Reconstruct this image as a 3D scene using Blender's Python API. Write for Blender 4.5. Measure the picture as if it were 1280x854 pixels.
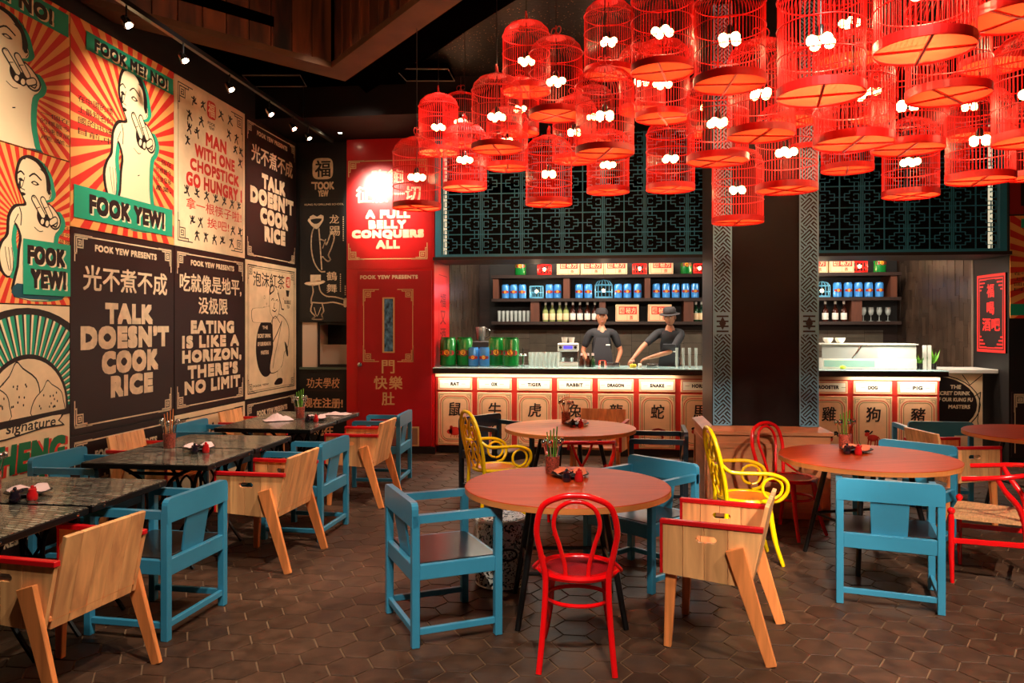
import bpy, bmesh, math, random
from mathutils import Vector, Matrix, Euler
R = math.radians
scene = bpy.context.scene
for o in list(bpy.data.objects): bpy.data.objects.remove(o)
COL = scene.collection
random.seed(7)

# ------------------------------------------------------------------ camera
YAW = math.atan(120/980)
camd = bpy.data.cameras.new('camera'); cam = bpy.data.objects.new('camera', camd); COL.objects.link(cam)
cam.location = (0, 0, 1.7); cam.rotation_euler = (R(90), 0, YAW)
camd.sensor_fit = 'HORIZONTAL'; camd.sensor_width = 36; camd.lens = 36*980/1280
camd.shift_y = -20/1280
camd.clip_end = 100
scene.camera = cam
# ------------------------------------------------------------------ world
world = bpy.data.worlds.new('world'); scene.world = world; world.use_nodes = True
bg = world.node_tree.nodes['Background']; bg.inputs[0].default_value = (1.0, .72, .5, 1); bg.inputs[1].default_value = .03
scene.view_settings.view_transform = 'Standard'; scene.view_settings.look = 'None'
scene.view_settings.gamma = 1; scene.view_settings.exposure = 0.0

def lamp(kind, name, loc, energy, color=(1, .78, .52), aim=None, size=.1, angle=60, blend=.6, size_y=None):
    l = bpy.data.lights.new(name, kind); l.energy = energy; l.color = color
    if kind == 'AREA':
        l.shape = 'RECTANGLE'; l.size = size; l.size_y = size_y or size
    else: l.shadow_soft_size = size
    if kind == 'SPOT': l.spot_size = R(angle); l.spot_blend = blend
    o = bpy.data.objects.new(name, l); COL.objects.link(o); o.location = loc
    if aim is not None: o.rotation_euler = (Vector(aim)-Vector(loc)).to_track_quat('-Z', 'Y').to_euler()
    return o
WARM = (1, .70, .42); W2 = (1, .87, .70)
# ceiling spots over tables, plus unseen fills added to brighten chairs, plinth and bar
for (x, y, tx, ty, e, a) in [(-.6, 2.0, -2.5, 3.9, 600, 38), (-.5, 4.4, -2.4, 5.9, 900, 34), (-.8, 6.8, -2.5, 8.0, 700, 36),
                          (.6, .3, .3, 4.4, 900, 30), (-.5, 6.6, -.35, 7.5, 1400, 34), (-1.6, 7.6, -1.6, 9.0, 420, 46), (2.4, .6, 2.1, 5.3, 1700, 34), (3.2, 2.0, 2.6, 3.9, 800, 56), (1.0, 2.2, 1.4, 6.9, 1500, 24),
                          (3.7, 2.6, 2.8, 6.0, 1300, 40), (-1.0, .6, -1.0, 4.4, 800, 26), (.4, 8.6, .4, 10.25, 900, 64), (3.6, 8.4, 3.6, 10.25, 900, 60), (-1.3, 8.6, -1.3, 10.25, 900, 60),
      (.4, 2.2, -2.4, 3.5, 500, 30), (.2, 4.4, -2.3, 5.5, 520, 24), (-.4, 4.0, -1.1, 6.8, 700, 18)]:
    lamp('SPOT', 'ceiling_and_fill_spot', (x, y, 4.7), e, W2, (tx, ty, 0), .06, a, .5)
# wash of the poster wall from the ceiling in the room
for (y, e, tz) in [(4.3, 620, 3.0), (6.6, 620, 3.1), (8.2, 620, 2.9), (9.6, 330, 2.8), (5.4, 300, 1.5), (7.8, 330, 1.5), (9.3, 260, 1.6)]:
    lamp('SPOT', 'wall_wash', (-2.3, y-1.0, 4.5), e, W2, (-4.24, y, tz), .08, 50, 1)
lamp('SPOT', 'wall_wash', (-3.28, 9.4, 3.76), 330, W2, (-3.02, 10.2, 3.3), .07, 70, 1)
lamp('SPOT', 'wall_wash', (-2.6, 7.6, 4.7), 420, W2, (-3.0, 10.2, 2.6), .08, 40, .8)
lamp('SPOT', 'ceiling_and_fill_spot', (-1.2, 3.4, 4.9), 150, (1, .66, .4), (-2.6, 7.2, 4.7), .06, 70, .8)  # unseen spot added to light the faces of the wooden bulkhead
lamp('SPOT', 'wall_wash', (4.0, 7.6, 4.7), 200, W2, (5.4, 10.2, 2.4), .08, 50, .8)
# bar: strip under the counter edge, unseen area fills added inside the bar
lamp('AREA', 'counter_strip', (-.7, 10.14, 1.055), 13, W2, (-.7, 10.30, .6), 3.1, size_y=.05)
lamp('AREA', 'counter_strip', (3.55, 10.14, 1.055), 6.5, W2, (3.55, 10.30, .6), 1.1, size_y=.05)
lamp('AREA', 'bar_fill', (-.6, 12.4, 3.4), 95, W2, (-.6, 13.4, 2.0), 3.0, size_y=.1)
lamp('AREA', 'bar_fill', (3.6, 12.4, 3.4), 60, W2, (3.6, 13.4, 2.0), 1.8, size_y=.1)
lamp('AREA', 'bar_fill', (-.4, 10.6, 2.54), 120, W2, (-.4, 10.7, 1.1), 3.2, size_y=.1)
lamp('AREA', 'bar_fill', (3.5, 10.6, 2.54), 70, W2, (3.5, 10.8, 1.1), 1.6, size_y=.1)

# ------------------------------------------------------------------ helpers
def px(x, y, Y):
    r = (x-640)/980; u = (407-y)/980; s, c = math.sin(YAW), math.cos(YAW)
    dx, dy = -s+r*c, c+r*s; t = Y/dy
    return dx*t, 1.7+u*t
def lin(c):
    c = c/255; return c/12.92 if c <= .04045 else ((c+.055)/1.055)**2.4
MATS = {}
def mat(name, rgb, rough=.5, metal=0, spec=.5, emit=None, es=0, trans=0, alpha=1, coat=0):
    if name in MATS: return MATS[name]
    m = bpy.data.materials.new(name); m.use_nodes = True; b = m.node_tree.nodes['Principled BSDF']
    c = tuple(lin(v) for v in rgb)+(1,)
    b.inputs['Base Color'].default_value = c; b.inputs['Roughness'].default_value = rough
    b.inputs['Metallic'].default_value = metal; b.inputs['Specular IOR Level'].default_value = spec
    b.inputs['Coat Weight'].default_value = coat; b.inputs['Coat Roughness'].default_value = .1
    b.inputs['Transmission Weight'].default_value = trans; b.inputs['Alpha'].default_value = alpha
    if emit: b.inputs['Emission Color'].default_value = tuple(lin(v) for v in emit)+(1,); b.inputs['Emission Strength'].default_value = es
    m.diffuse_color = c; MATS[name] = m; return m
def vary(m, scale=(3, 3, 3), amount=.25, bump=0, detail=4, colors=None, obj_rand=0, dist=0, island=False, rough_var=0):
    """noise driven colour variation, fine relief and a per-object tone"""
    nt = m.node_tree; N = nt.nodes; Lk = nt.links; b = N['Principled BSDF']
    base = tuple(b.inputs['Base Color'].default_value)
    tc = N.new('ShaderNodeTexCoord'); mp = N.new('ShaderNodeMapping'); mp.inputs['Scale'].default_value = scale
    Lk.new(tc.outputs['Object'], mp.inputs[0])
    oi = N.new('ShaderNodeObjectInfo'); ad = N.new('ShaderNodeVectorMath'); ad.operation = 'ADD'
    mu = N.new('ShaderNodeMath'); mu.operation = 'MULTIPLY'; mu.inputs[1].default_value = 37
    Lk.new(oi.outputs['Random'], mu.inputs[0]); Lk.new(mp.outputs[0], ad.inputs[0]); Lk.new(mu.outputs[0], ad.inputs[1])
    nz = N.new('ShaderNodeTexNoise'); nz.inputs['Scale'].default_value = 1; nz.inputs['Detail'].default_value = detail
    nz.inputs['Distortion'].default_value = dist
    Lk.new(ad.outputs[0], nz.inputs['Vector'])
    cr = N.new('ShaderNodeValToRGB'); cr.color_ramp.elements[0].position = .3; cr.color_ramp.elements[1].position = .7
    if colors: a, c = [tuple(lin(v) for v in q)+(1,) for q in colors]
    else: a = tuple(v*(1-amount) for v in base[:3])+(1,); c = tuple(min(1, v*(1+amount)) for v in base[:3])+(1,)
    cr.color_ramp.elements[0].color = a; cr.color_ramp.elements[1].color = c
    Lk.new(nz.outputs['Fac'], cr.inputs[0]); out = cr.outputs[0]
    if obj_rand:
        hs = N.new('ShaderNodeHueSaturation'); mr = N.new('ShaderNodeMapRange')
        mr.inputs['To Min'].default_value = 1-obj_rand; mr.inputs['To Max'].default_value = 1+obj_rand
        if island:
            g = N.new('ShaderNodeNewGeometry'); sm = N.new('ShaderNodeMath'); sm.operation = 'ADD'
            fr = N.new('ShaderNodeMath'); fr.operation = 'FRACT'
            Lk.new(g.outputs['Random Per Island'], sm.inputs[0]); Lk.new(oi.outputs['Random'], sm.inputs[1]); Lk.new(sm.outputs[0], fr.inputs[0]); Lk.new(fr.outputs[0], mr.inputs[0])
        else: Lk.new(oi.outputs['Random'], mr.inputs[0])
        Lk.new(mr.outputs[0], hs.inputs['Value']); Lk.new(out, hs.inputs['Color']); out = hs.outputs[0]
    Lk.new(out, b.inputs['Base Color'])
    if rough_var:
        r2 = N.new('ShaderNodeMapRange'); r0 = b.inputs['Roughness'].default_value
        r2.inputs['To Min'].default_value = max(0, r0-rough_var); r2.inputs['To Max'].default_value = min(1, r0+rough_var)
        Lk.new(nz.outputs['Fac'], r2.inputs[0]); Lk.new(r2.outputs[0], b.inputs['Roughness'])
    if bump:
        bp = N.new('ShaderNodeBump'); bp.inputs['Strength'].default_value = bump; bp.inputs['Distance'].default_value = .01
        Lk.new(nz.outputs['Fac'], bp.inputs['Height']); Lk.new(bp.outputs[0], b.inputs['Normal'])
    return m

class MB:
    def __init__(s): s.v = []; s.f = []; s.mi = []; s.mats = []
    def slot(s, m):
        if m not in s.mats: s.mats.append(m)
        return s.mats.index(m)
    def add(s, vs, fs, m, M=None):
        o = len(s.v); k = s.slot(m)
        s.v += [tuple(M @ Vector(p)) for p in vs] if M is not None else [tuple(p) for p in vs]
        s.f += [tuple(o+i for i in f) for f in fs]; s.mi += [k]*len(fs)
        return s
    def box(s, x0, x1, y0, y1, z0, z1, m, M=None, c=0):
        if c:   # chamfered box: three cross shells
            vs = []; 
            X = (x0, x1); Y = (y0, y1); Zz = (z0, z1); sg = (1, -1)
            idx = {}
            for i in (0, 1):
                for j in (0, 1):
                    for k in (0, 1):
                        for a in range(3):
                            p = [X[i], Y[j], Zz[k]]; q = [sg[i]*c, sg[j]*c, sg[k]*c]
                            for b in range(3):
                                if b != a: p[b] += q[b]
                            idx[(i, j, k, a)] = len(vs); vs.append(p)
            I = lambda i, j, k, a: idx[(i, j, k, a)]
            fs = [(I(0,0,0,0), I(0,0,1,0), I(0,1,1,0), I(0,1,0,0)), (I(1,0,0,0), I(1,1,0,0), I(1,1,1,0), I(1,0,1,0)),
                  (I(0,0,0,1), I(1,0,0,1), I(1,0,1,1), I(0,0,1,1)), (I(0,1,0,1), I(0,1,1,1), I(1,1,1,1), I(1,1,0,1)),
                  (I(0,0,0,2), I(0,1,0,2), I(1,1,0,2), I(1,0,0,2)), (I(0,0,1,2), I(1,0,1,2), I(1,1,1,2), I(0,1,1,2))]
            for i in (0, 1):
                for j in (0, 1):
                    for k in (0, 1): fs.append((I(i,j,k,0), I(i,j,k,1), I(i,j,k,2)))
            for i in (0, 1):
                for j in (0, 1):
                    fs.append((I(i,j,0,0), I(i,j,1,0), I(i,j,1,1), I(i,j,0,1)))
                    fs.append((I(i,0,j,0), I(i,1,j,0), I(i,1,j,2), I(i,0,j,2)))
                    fs.append((I(0,i,j,1), I(1,i,j,1), I(1,i,j,2), I(0,i,j,2)))
            return s.add(vs, fs, m, M)
        vs = [(x, y, z) for x in (x0, x1) for y in (y0, y1) for z in (z0, z1)]
        fs = [(0,1,3,2), (4,6,7,5), (0,4,5,1), (2,3,7,6), (0,2,6,4), (1,5,7,3)]
        return s.add(vs, fs, m, M)
    def beam(s, p0, p1, w0, h0, m, w1=None, h1=None, side=(1, 0, 0)):
        p0, p1 = Vector(p0), Vector(p1); d = (p1-p0).normalized(); a = Vector(side); a = (a-d*a.dot(d)).normalized(); b = d.cross(a)
        w1 = w0 if w1 is None else w1; h1 = h0 if h1 is None else h1
        vs = [p0+a*x*w0/2+b*y*h0/2 for x, y in ((-1,-1),(1,-1),(1,1),(-1,1))]+[p1+a*x*w1/2+b*y*h1/2 for x, y in ((-1,-1),(1,-1),(1,1),(-1,1))]
        return s.add(vs, [(3,2,1,0), (4,5,6,7), (0,1,5,4), (1,2,6,5), (2,3,7,6), (3,0,4,7)], m)
    def tube(s, pts, r, m, n=8, closed=False, caps=True):
        P = [Vector(p) for p in pts]; N = len(P); rs = r if isinstance(r, (list, tuple)) else [r]*N
        T = []
        for i in range(N):
            a = P[(i-1) % N] if (closed or i > 0) else P[0]; b = P[(i+1) % N] if (closed or i < N-1) else P[-1]
            T.append((b-a).normalized())
        up = Vector((0, 0, 1)) if abs(T[0].z) < .9 else Vector((1, 0, 0))
        u = (up-T[0]*up.dot(T[0])).normalized(); vs = []
        for i in range(N):
            u = (u-T[i]*u.dot(T[i])).normalized(); w = T[i].cross(u)
            for k in range(n):
                a = 2*math.pi*k/n; vs.append(P[i]+(u*math.cos(a)+w*math.sin(a))*rs[i])
        fs = []
        for i in range(N if closed else N-1):
            j = (i+1) % N
            for k in range(n): fs.append((i*n+k, i*n+(k+1) % n, j*n+(k+1) % n, j*n+k))
        if caps and not closed: fs += [tuple(range(n-1, -1, -1)), tuple((N-1)*n+k for k in range(n))]
        return s.add(vs, fs, m)
    def lathe(s, prof, m, n=24, c=(0, 0, 0), M=None):
        vs = []; fs = []
        for r, z in prof:
            for k in range(n):
                a = 2*math.pi*k/n; vs.append((c[0]+r*math.cos(a), c[1]+r*math.sin(a), c[2]+z))
        for i in range(len(prof)-1):
            for k in range(n): fs.append((i*n+k, i*n+(k+1) % n, (i+1)*n+(k+1) % n, (i+1)*n+k))
        fs += [tuple(range(n-1, -1, -1)), tuple((len(prof)-1)*n+k for k in range(n))]
        return s.add(vs, fs, m, M)
    def ball(s, c, r, m, n=8, k=6, M=None):
        r = r if isinstance(r, (tuple, list)) else (r, r, r); vs = [(c[0], c[1], c[2]-r[2])]; fs = []
        for i in range(1, k):
            t = math.pi*i/k
            for j in range(n):
                a = 2*math.pi*j/n; vs.append((c[0]+r[0]*math.sin(t)*math.cos(a), c[1]+r[1]*math.sin(t)*math.sin(a), c[2]-r[2]*math.cos(t)))
        vs.append((c[0], c[1], c[2]+r[2])); L = len(vs)-1
        for j in range(n):
            fs.append((0, 1+(j+1) % n, 1+j)); fs.append((L, 1+(k-2)*n+j, 1+(k-2)*n+(j+1) % n))
        for i in range(k-2):
            for j in range(n): fs.append((1+i*n+j, 1+i*n+(j+1) % n, 1+(i+1)*n+(j+1) % n, 1+(i+1)*n+j))
        return s.add(vs, fs, m, M)
    def prism(s, pts, t0, t1, m, axis='y', M=None):
        """pts 2-D polygon; axis y: (x,z) swept in y; axis x: (y,z) swept in x; axis z: (x,y) swept in z"""
        f = {'y': lambda p, t: (p[0], t, p[1]), 'x': lambda p, t: (t, p[0], p[1]), 'z': lambda p, t: (p[0], p[1], t)}[axis]
        n = len(pts); vs = [f(p, t0) for p in pts]+[f(p, t1) for p in pts]
        fs = [tuple(range(n)), tuple(range(2*n-1, n-1, -1))]+[(i, i+n, (i+1) % n+n, (i+1) % n) for i in range(n)]
        return s.add(vs, fs, m, M)
    def build(s, name, parent=None, smooth=False, bevel=0, kind=None, label=None, recalc=True):
        me = bpy.data.meshes.new(name); me.from_pydata(s.v, [], s.f)
        for m in s.mats: me.materials.append(m)
        me.polygons.foreach_set('material_index', s.mi)
        if bevel or recalc:
            bm = bmesh.new(); bm.from_mesh(me)
            if recalc: bmesh.ops.recalc_face_normals(bm, faces=bm.faces)
            if bevel: bmesh.ops.bevel(bm, geom=[e for e in bm.edges if e.is_manifold and e.calc_face_angle(0) > .5], offset=bevel, segments=1, affect='EDGES', clamp_overlap=True)
            bm.to_mesh(me); bm.free()
        if smooth:
            me.polygons.foreach_set('use_smooth', [True]*len(me.polygons))
            try: me.set_sharp_from_angle(angle=R(40))
            except Exception: pass
        me.update(); o = bpy.data.objects.new(name, me); COL.objects.link(o)
        if parent is not None: o.parent = parent
        if kind: o['kind'] = kind
        if label: o['label'] = label
        return o
def tag(o, label, cat, group=None, kind=None):
    o['label'] = label; o['category'] = cat
    if group: o['group'] = group
    if kind: o['kind'] = kind
    return o
def thing(name, label=None, cat=None, loc=(0, 0, 0), rz=0, group=None):
    o = bpy.data.objects.new(name, None); COL.objects.link(o); o.location = loc; o.rotation_euler = (0, 0, rz); o.empty_display_size = .1
    if label: tag(o, label, cat, group)
    return o
def kids(o): return KID.get(o.name, [])
def dup(root, loc, rz=None, label=None, scale=None):
    r = root.copy(); COL.objects.link(r); r.location = loc
    if rz is not None: r.rotation_euler = (0, 0, rz)
    if scale: r.scale = (scale,)*3
    if label: r['label'] = label
    for ch in list(root.children):
        c = ch.copy(); COL.objects.link(c); c.parent = r
        for g in list(ch.children):
            d = g.copy(); COL.objects.link(d); d.parent = c
    return r
def struct(o): o['kind'] = 'structure'; return o

# --- flat art: text and polygons drawn as thin print on a board (u right, v up, metres)
TXT = {}
def text_mesh(s, bold=0.0, res=2):
    k = (s, bold)
    if k in TXT: return TXT[k]
    c = bpy.data.curves.new('t', 'FONT'); c.body = s; c.space_character = 1+bold; c.resolution_u = res; c.fill_mode = 'FRONT'
    o = bpy.data.objects.new('t', c); COL.objects.link(o)
    me = o.to_mesh(); vs = [(v.co.x, v.co.y) for v in me.vertices]; fs = [tuple(p.vertices) for p in me.polygons]
    o.to_mesh_clear(); bpy.data.objects.remove(o); bpy.data.curves.remove(c)
    TXT[k] = (vs, fs); return TXT[k]
def isc(s): return any(ord(c) > 0x2e00 for c in s)
def clip(poly, x0, y0, x1, y1):
    def cut(P, inside, inter):
        out = []
        for i in range(len(P)):
            a, b = P[i-1], P[i]
            if inside(b):
                if not inside(a): out.append(inter(a, b))
                out.append(b)
            elif inside(a): out.append(inter(a, b))
        return out
    def ix(v, k):
        def g(a, b):
            t = (v-a[k])/(b[k]-a[k]); return (a[0]+(b[0]-a[0])*t, a[1]+(b[1]-a[1])*t)
        return g
    for f, g in ((lambda p: p[0] >= x0, ix(x0, 0)), (lambda p: p[0] <= x1, ix(x1, 0)), (lambda p: p[1] >= y0, ix(y0, 1)), (lambda p: p[1] <= y1, ix(y1, 1))):
        if not poly: return poly
        poly = cut(poly, f, g)
    return poly
def ell(cx, cy, rx, ry, n=20, rot=0, a0=0, a1=2*math.pi):
    full = abs(a1-a0) > 6.28
    out = []
    for i in range(n if full else n+1):
        a = a0+(a1-a0)*i/n; x, y = rx*math.cos(a), ry*math.sin(a)
        out.append((cx+x*math.cos(rot)-y*math.sin(rot), cy+x*math.sin(rot)+y*math.cos(rot)))
    return out
def smoothpts(P, k=4, closed=True):
    out = []; n = len(P)
    for i in range(n if closed else n-1):
        p0 = P[(i-1) % n] if closed or i > 0 else P[i]; p1 = P[i]; p2 = P[(i+1) % n]; p3 = P[(i+2) % n] if closed or i < n-2 else P[(i+1) % n]
        for j in range(k):
            t = j/k
            out.append(tuple(.5*((2*b)+(-a+c)*t+(2*a-5*b+4*c-d)*t*t+(-a+3*b-3*c+d)*t**3) for a, b, c, d in zip(p0, p1, p2, p3)))
    if not closed: out.append(tuple(P[-1]))
    return out
class Art:
    """prints on a plate whose front faces local -Y"""
    def __init__(s, th=.0): s.g = {}; s.th = th; s.step = .0003; s.c = 0
    def mb(s, g):
        if g not in s.g: s.g[g] = MB()
        return s.g[g]
    def poly(s, g, P, m, d=1, cl=None):
        if cl: P = clip(list(P), *cl)
        if len(P) < 3: return
        s.mb(g).add([(p[0], -s.th-d*s.step, p[1]) for p in P], [tuple(range(len(P)))], m)
    def rect(s, g, x0, y0, x1, y1, m, d=1): s.poly(g, [(x0, y0), (x1, y0), (x1, y1), (x0, y1)], m, d)
    def frame(s, g, x0, y0, x1, y1, w, m, d=1):
        s.rect(g, x0, y0, x1, y0+w, m, d); s.rect(g, x0, y1-w, x1, y1, m, d); s.rect(g, x0, y0+w, x0+w, y1-w, m, d); s.rect(g, x1-w, y0+w, x1, y1-w, m, d)
    def line(s, g, P, w, m, d=1, closed=False, cl=None):
        n = len(P)
        for i in range(n if closed else n-1):
            a, b = Vector(P[i]), Vector(P[(i+1) % n]); q = b-a
            if q.length < 1e-6: continue
            q.normalize(); o = Vector((-q.y, q.x))*w/2; e = q*w*.45; a = a-e; b = b+e
            s.poly(g, [tuple(a-o), tuple(b-o), tuple(b+o), tuple(a+o)], m, d, cl)
    def text(s, g, t, x0, y0, x1, y1, m, d=2, bold=.0, slant=0, vert=False):
        vs, fs = text_mesh(t, 0 if isc(t) or bold < .05 else 1.8*bold, 3)
        if g in ('lettering', 'disc_lettering'): s.c += 1; g = '%s#%d' % (g, s.c)
        if not vs: return
        a0 = min(v[0] for v in vs); a1 = max(v[0] for v in vs); b0 = min(v[1] for v in vs); b1 = max(v[1] for v in vs)
        b = bold*(1.15 if not isc(t) else .7)*(y1-y0)/.7*.8; bx = min(b*.85, (x1-x0)*.2/max(1, len(t)))
        bx *= 1
        x0, x1, y0, y1 = x0+bx, x1-bx, y0+b, y1-b
        sx = (x1-x0)/max(a1-a0, 1e-6); sy = (y1-y0)/max(b1-b0, 1e-6)
        if t == '一': sy = sx; y0 = (y0+y1)/2-(b1-b0)*sy/2
        q = [(-1, -.34, .34, 1), (-1, 0, 1), (-1, 1)][0 if bold >= .05 else 1 if bold >= .03 else 2]
        K = [(0, 0)] if b < .0006 else ([(i, j) for i in q for j in q] if not isc(t) else [(-1, -.6), (1, .6), (-1, .6), (1, -.6)])
        for i, (ox, oy) in enumerate(K):
            s.mb(g).add([(x0+(v[0]-a0)*sx+slant*(v[1]-b0)*sy+ox*bx, -s.th-d*s.step-i*.00001, y0+(v[1]-b0)*sy+oy*b) for v in vs], fs, m)
    def key(s, g, x, y, sx, sy, z, w, m, d=1):
        """fretwork corner: square spiral with trailing bars"""
        s.c += 1; g = 'fret_corner#%d' % s.c
        L = lambda P: s.line(g, [(x+sx*a*z, y+sy*b*z) for a, b in P], w, m, d)
        L([(0, 2.1), (0, 0), (2.1, 0)]); L([(.22, 1.5), (.22, .22), (1.5, .22)])
        L([(.22, 1), (1, 1), (1, .22)]); L([(.44, .44), (.8, .44), (.8, .8), (.44, .8), (.44, .62), (.62, .62)])
        L([(1.5, .22), (1.5, 0)]); L([(.22, 1.5), (0, 1.5)])
    def build(s, parent, names=None):
        for k, b in s.g.items(): b.build(k.split('#')[0], parent, recalc=False)

# ------------------------------------------------------------------ materials
cream = mat('cream_paper', (232, 200, 158), .55); vary(cream, (5, 5, 5), .12, 0, 6)
cream2 = mat('skin_paper', (240, 212, 168), .55)
pblack = mat('poster_black', (34, 14, 12), .5); 
ink = mat('ink', (28, 14, 12), .5)
pred = mat('poster_red', (214, 44, 30), .55)
porange = mat('poster_orange', (240, 160, 84), .55)
pteal = mat('poster_teal', (22, 150, 112), .55)
pnavy = mat('poster_navy', (14, 74, 84), .55)
pgreen = mat('poster_green', (10, 104, 62), .55)
print_cream = mat('print_cream', (226, 196, 158), .55); vary(print_cream, (14, 14, 14), .16, 0, 6)
wallred = mat('red_wall_paint', (196, 16, 20), .32, coat=.2); vary(wallred, (1.2, 1.2, 1.2), .1)
goldp = mat('gold_print', (226, 186, 128), .45)
wallblack = mat('black_wall', (22, 17, 16), .5); vary(wallblack, (3, 3, 3), .3)
darkwood = mat('dark_wood', (42, 24, 18), .45); vary(darkwood, (2, 2, 22), .3, .1)
brownwood = mat('brown_block', (92, 48, 30), .5); vary(brownwood, (20, 3, 3), .2)
ceilm = mat('ceiling_black', (2, 1, 1), .9, spec=0); vary(ceilm, (3, 3, 3), .3)
blue = mat('blue_paint', (54, 134, 168), .32, coat=.15); vary(blue, (4, 4, 4), .07, 0, 5, obj_rand=.05)
shaded = mat('blue_paint_shaded', (22, 38, 50), .3, coat=.3)  # shaded copy of the blue paint, dim light put into the colour
seatdark = mat('dark_seat', (26, 20, 20), .3, coat=.3)
redp = mat('red_gloss', (232, 10, 16), .22, coat=.6)
redp2 = mat('red_edge', (200, 16, 22), .35)
yellow = mat('yellow_gloss', (250, 204, 6), .25, coat=.5)
orange_seat = mat('orange_cane', (214, 112, 20), .4)
red_seat = mat('red_cane', (150, 12, 22), .4); vary(red_seat, (120, 120, 20), .25, .3)
plank = mat('pine_plank', (240, 166, 108), .42); vary(plank, (16, 16, 1.6), .34, .06, 8, dist=.6, obj_rand=.2)
legwood = mat('leg_wood', (222, 132, 72), .42); vary(legwood, (20, 20, 1.6), .3, .05, 6, dist=.4, obj_rand=.1)
tabletop = mat('table_veneer', (172, 62, 22), .42, spec=.12); vary(tabletop, (2, 26, 26), .16, 0, 6, dist=.5)
tableedge = mat('table_edge', (190, 116, 60), .35); vary(tableedge, (3, 3, 40), .15)
tabletop_lit = mat('table_veneer_lit', (230, 146, 78), .42, spec=.15); vary(tabletop_lit, (2, 26, 26), .14, 0, 6, dist=.5)  # lit copy of the table veneer, strong overhead light put into the colour
blackmetal = mat('black_metal', (16, 15, 16), .3, .2, coat=.3)
iron = mat('cast_iron', (18, 17, 17), .45, .6)
chrome = mat('chrome', (210, 210, 208), .15, 1)
white = mat('white_glaze', (236, 232, 222), .3, coat=.4)
napkin = mat('napkin', (226, 190, 186), .8)
weave = mat('rush_weave', (196, 140, 92), .7); vary(weave, (14, 90, 60), .25, .5)
lantern_red = mat('lantern_red', (216, 20, 17), .35, spec=.5)
bulbm = mat('bulb_glow', (255, 220, 160), .4, emit=(255, 204, 130), es=20)
glowlabel = mat('label_white', (250, 240, 214), .4)
panel = mat('panel_paint', (246, 192, 146), .45); vary(panel, (6, 6, 6), .1, 0, 6)
panelred = mat('panel_red', (206, 54, 42), .45)
panelgreen = mat('panel_sage', (150, 140, 96), .5)
glasstop = mat('counter_glass', (200, 238, 238), .12, coat=.5)
tealp = mat('lattice_teal', (54, 140, 174), .45)
fretp = mat('fret_grey_blue', (116, 166, 190), .42)
glass = mat('clear_glass', (225, 232, 228), .05, spec=.9, alpha=.34)
colblack = mat('column_black', (24, 13, 10), .5, spec=.2); vary(colblack, (.8, 30, .6), .2)
basewood = mat('base_wood', (196, 124, 80), .45); vary(basewood, (2, 2, 16), .2, .05, 6, dist=.5)
canblue = mat('can_blue', (60, 140, 214), .25, .2, coat=.5)
cangreen = mat('can_green', (8, 118, 44), .25, .2, coat=.6)
emb_red = mat('emblem_red', (150, 20, 24), .4)
emb_yel = mat('emblem_yellow', (240, 166, 40), .4)
carton = mat('carton', (232, 196, 150), .6)
glassgreen = mat('bottle_green', (150, 160, 96), .15, coat=.5)
glassbrown = mat('bottle_brown', (66, 26, 14), .15, coat=.5)
glassdark = mat('bottle_dark_green', (16, 60, 30), .15, coat=.5)
skin = mat('skin', (168, 106, 76), .5)
shirt = mat('black_shirt', (22, 20, 26), .8)
apron_m = mat('apron', (44, 40, 46), .85)
capm = mat('cap', (30, 22, 24), .8)
hairm = mat('hair', (12, 9, 8), .6)
trouserm = mat('trousers', (26, 26, 32), .8)
leafm = mat('leaf', (96, 160, 30), .5)
walltile = mat('bar_tile', (62, 46, 36), .35); vary(walltile, (7, 7, 7), .25, .05, 4, obj_rand=.35, island=True)
splash = mat('splash_tile', (112, 104, 90), .35); vary(splash, (7, 7, 7), .15, .05, 4, obj_rand=.2, island=True)
lime = mat('lime', (205, 225, 40), .4)

# tray paper: thin translucent red
tray = bpy.data.materials.new('tray_paper'); tray.use_nodes = True
nt = tray.node_tree; nt.nodes.clear(); out = nt.nodes.new('ShaderNodeOutputMaterial'); mx = nt.nodes.new('ShaderNodeMixShader'); mx.inputs[0].default_value = .65
df = nt.nodes.new('ShaderNodeBsdfDiffuse'); tl = nt.nodes.new('ShaderNodeBsdfTranslucent')
df.inputs[0].default_value = (.85, .06, .03, 1); tl.inputs[0].default_value = (1, .10, .035, 1)
nt.links.new(df.outputs[0], mx.inputs[1]); nt.links.new(tl.outputs[0], mx.inputs[2]); nt.links.new(mx.outputs[0], out.inputs[0])

# floor tile
hexm = mat('hex_clay', (68, 46, 33), .5, spec=.25); vary(hexm, (11, 11, 11), .38, .3, 8, obj_rand=.2, island=True, rough_var=.14)
grout = mat('grout', (110, 82, 58), .85); vary(grout, (1.3, 1.3, 1), .45)
# black mosaic table top
mos = mat('mosaic_top', (46, 45, 40), .2, coat=.4)
N = mos.node_tree.nodes; Lk = mos.node_tree.links; b = N['Principled BSDF']
tc = N.new('ShaderNodeTexCoord'); mp = N.new('ShaderNodeMapping'); mp.inputs['Rotation'].default_value = (0, 0, R(12))
bk = N.new('ShaderNodeTexBrick'); bk.inputs['Scale'].default_value = 15; bk.inputs['Mortar Size'].default_value = .1; bk.inputs['Brick Width'].default_value = .9; bk.inputs['Row Height'].default_value = .5; bk.inputs['Mortar Smooth'].default_value = .8
bk.inputs['Color1'].default_value = (.05, .046, .036, 1); bk.inputs['Color2'].default_value = (.34, .30, .22, 1); bk.inputs['Mortar'].default_value = (.006, .005, .005, 1)
Lk.new(tc.outputs['Object'], mp.inputs[0]); Lk.new(mp.outputs[0], bk.inputs['Vector']); Lk.new(bk.outputs['Color'], b.inputs['Base Color'])
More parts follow.
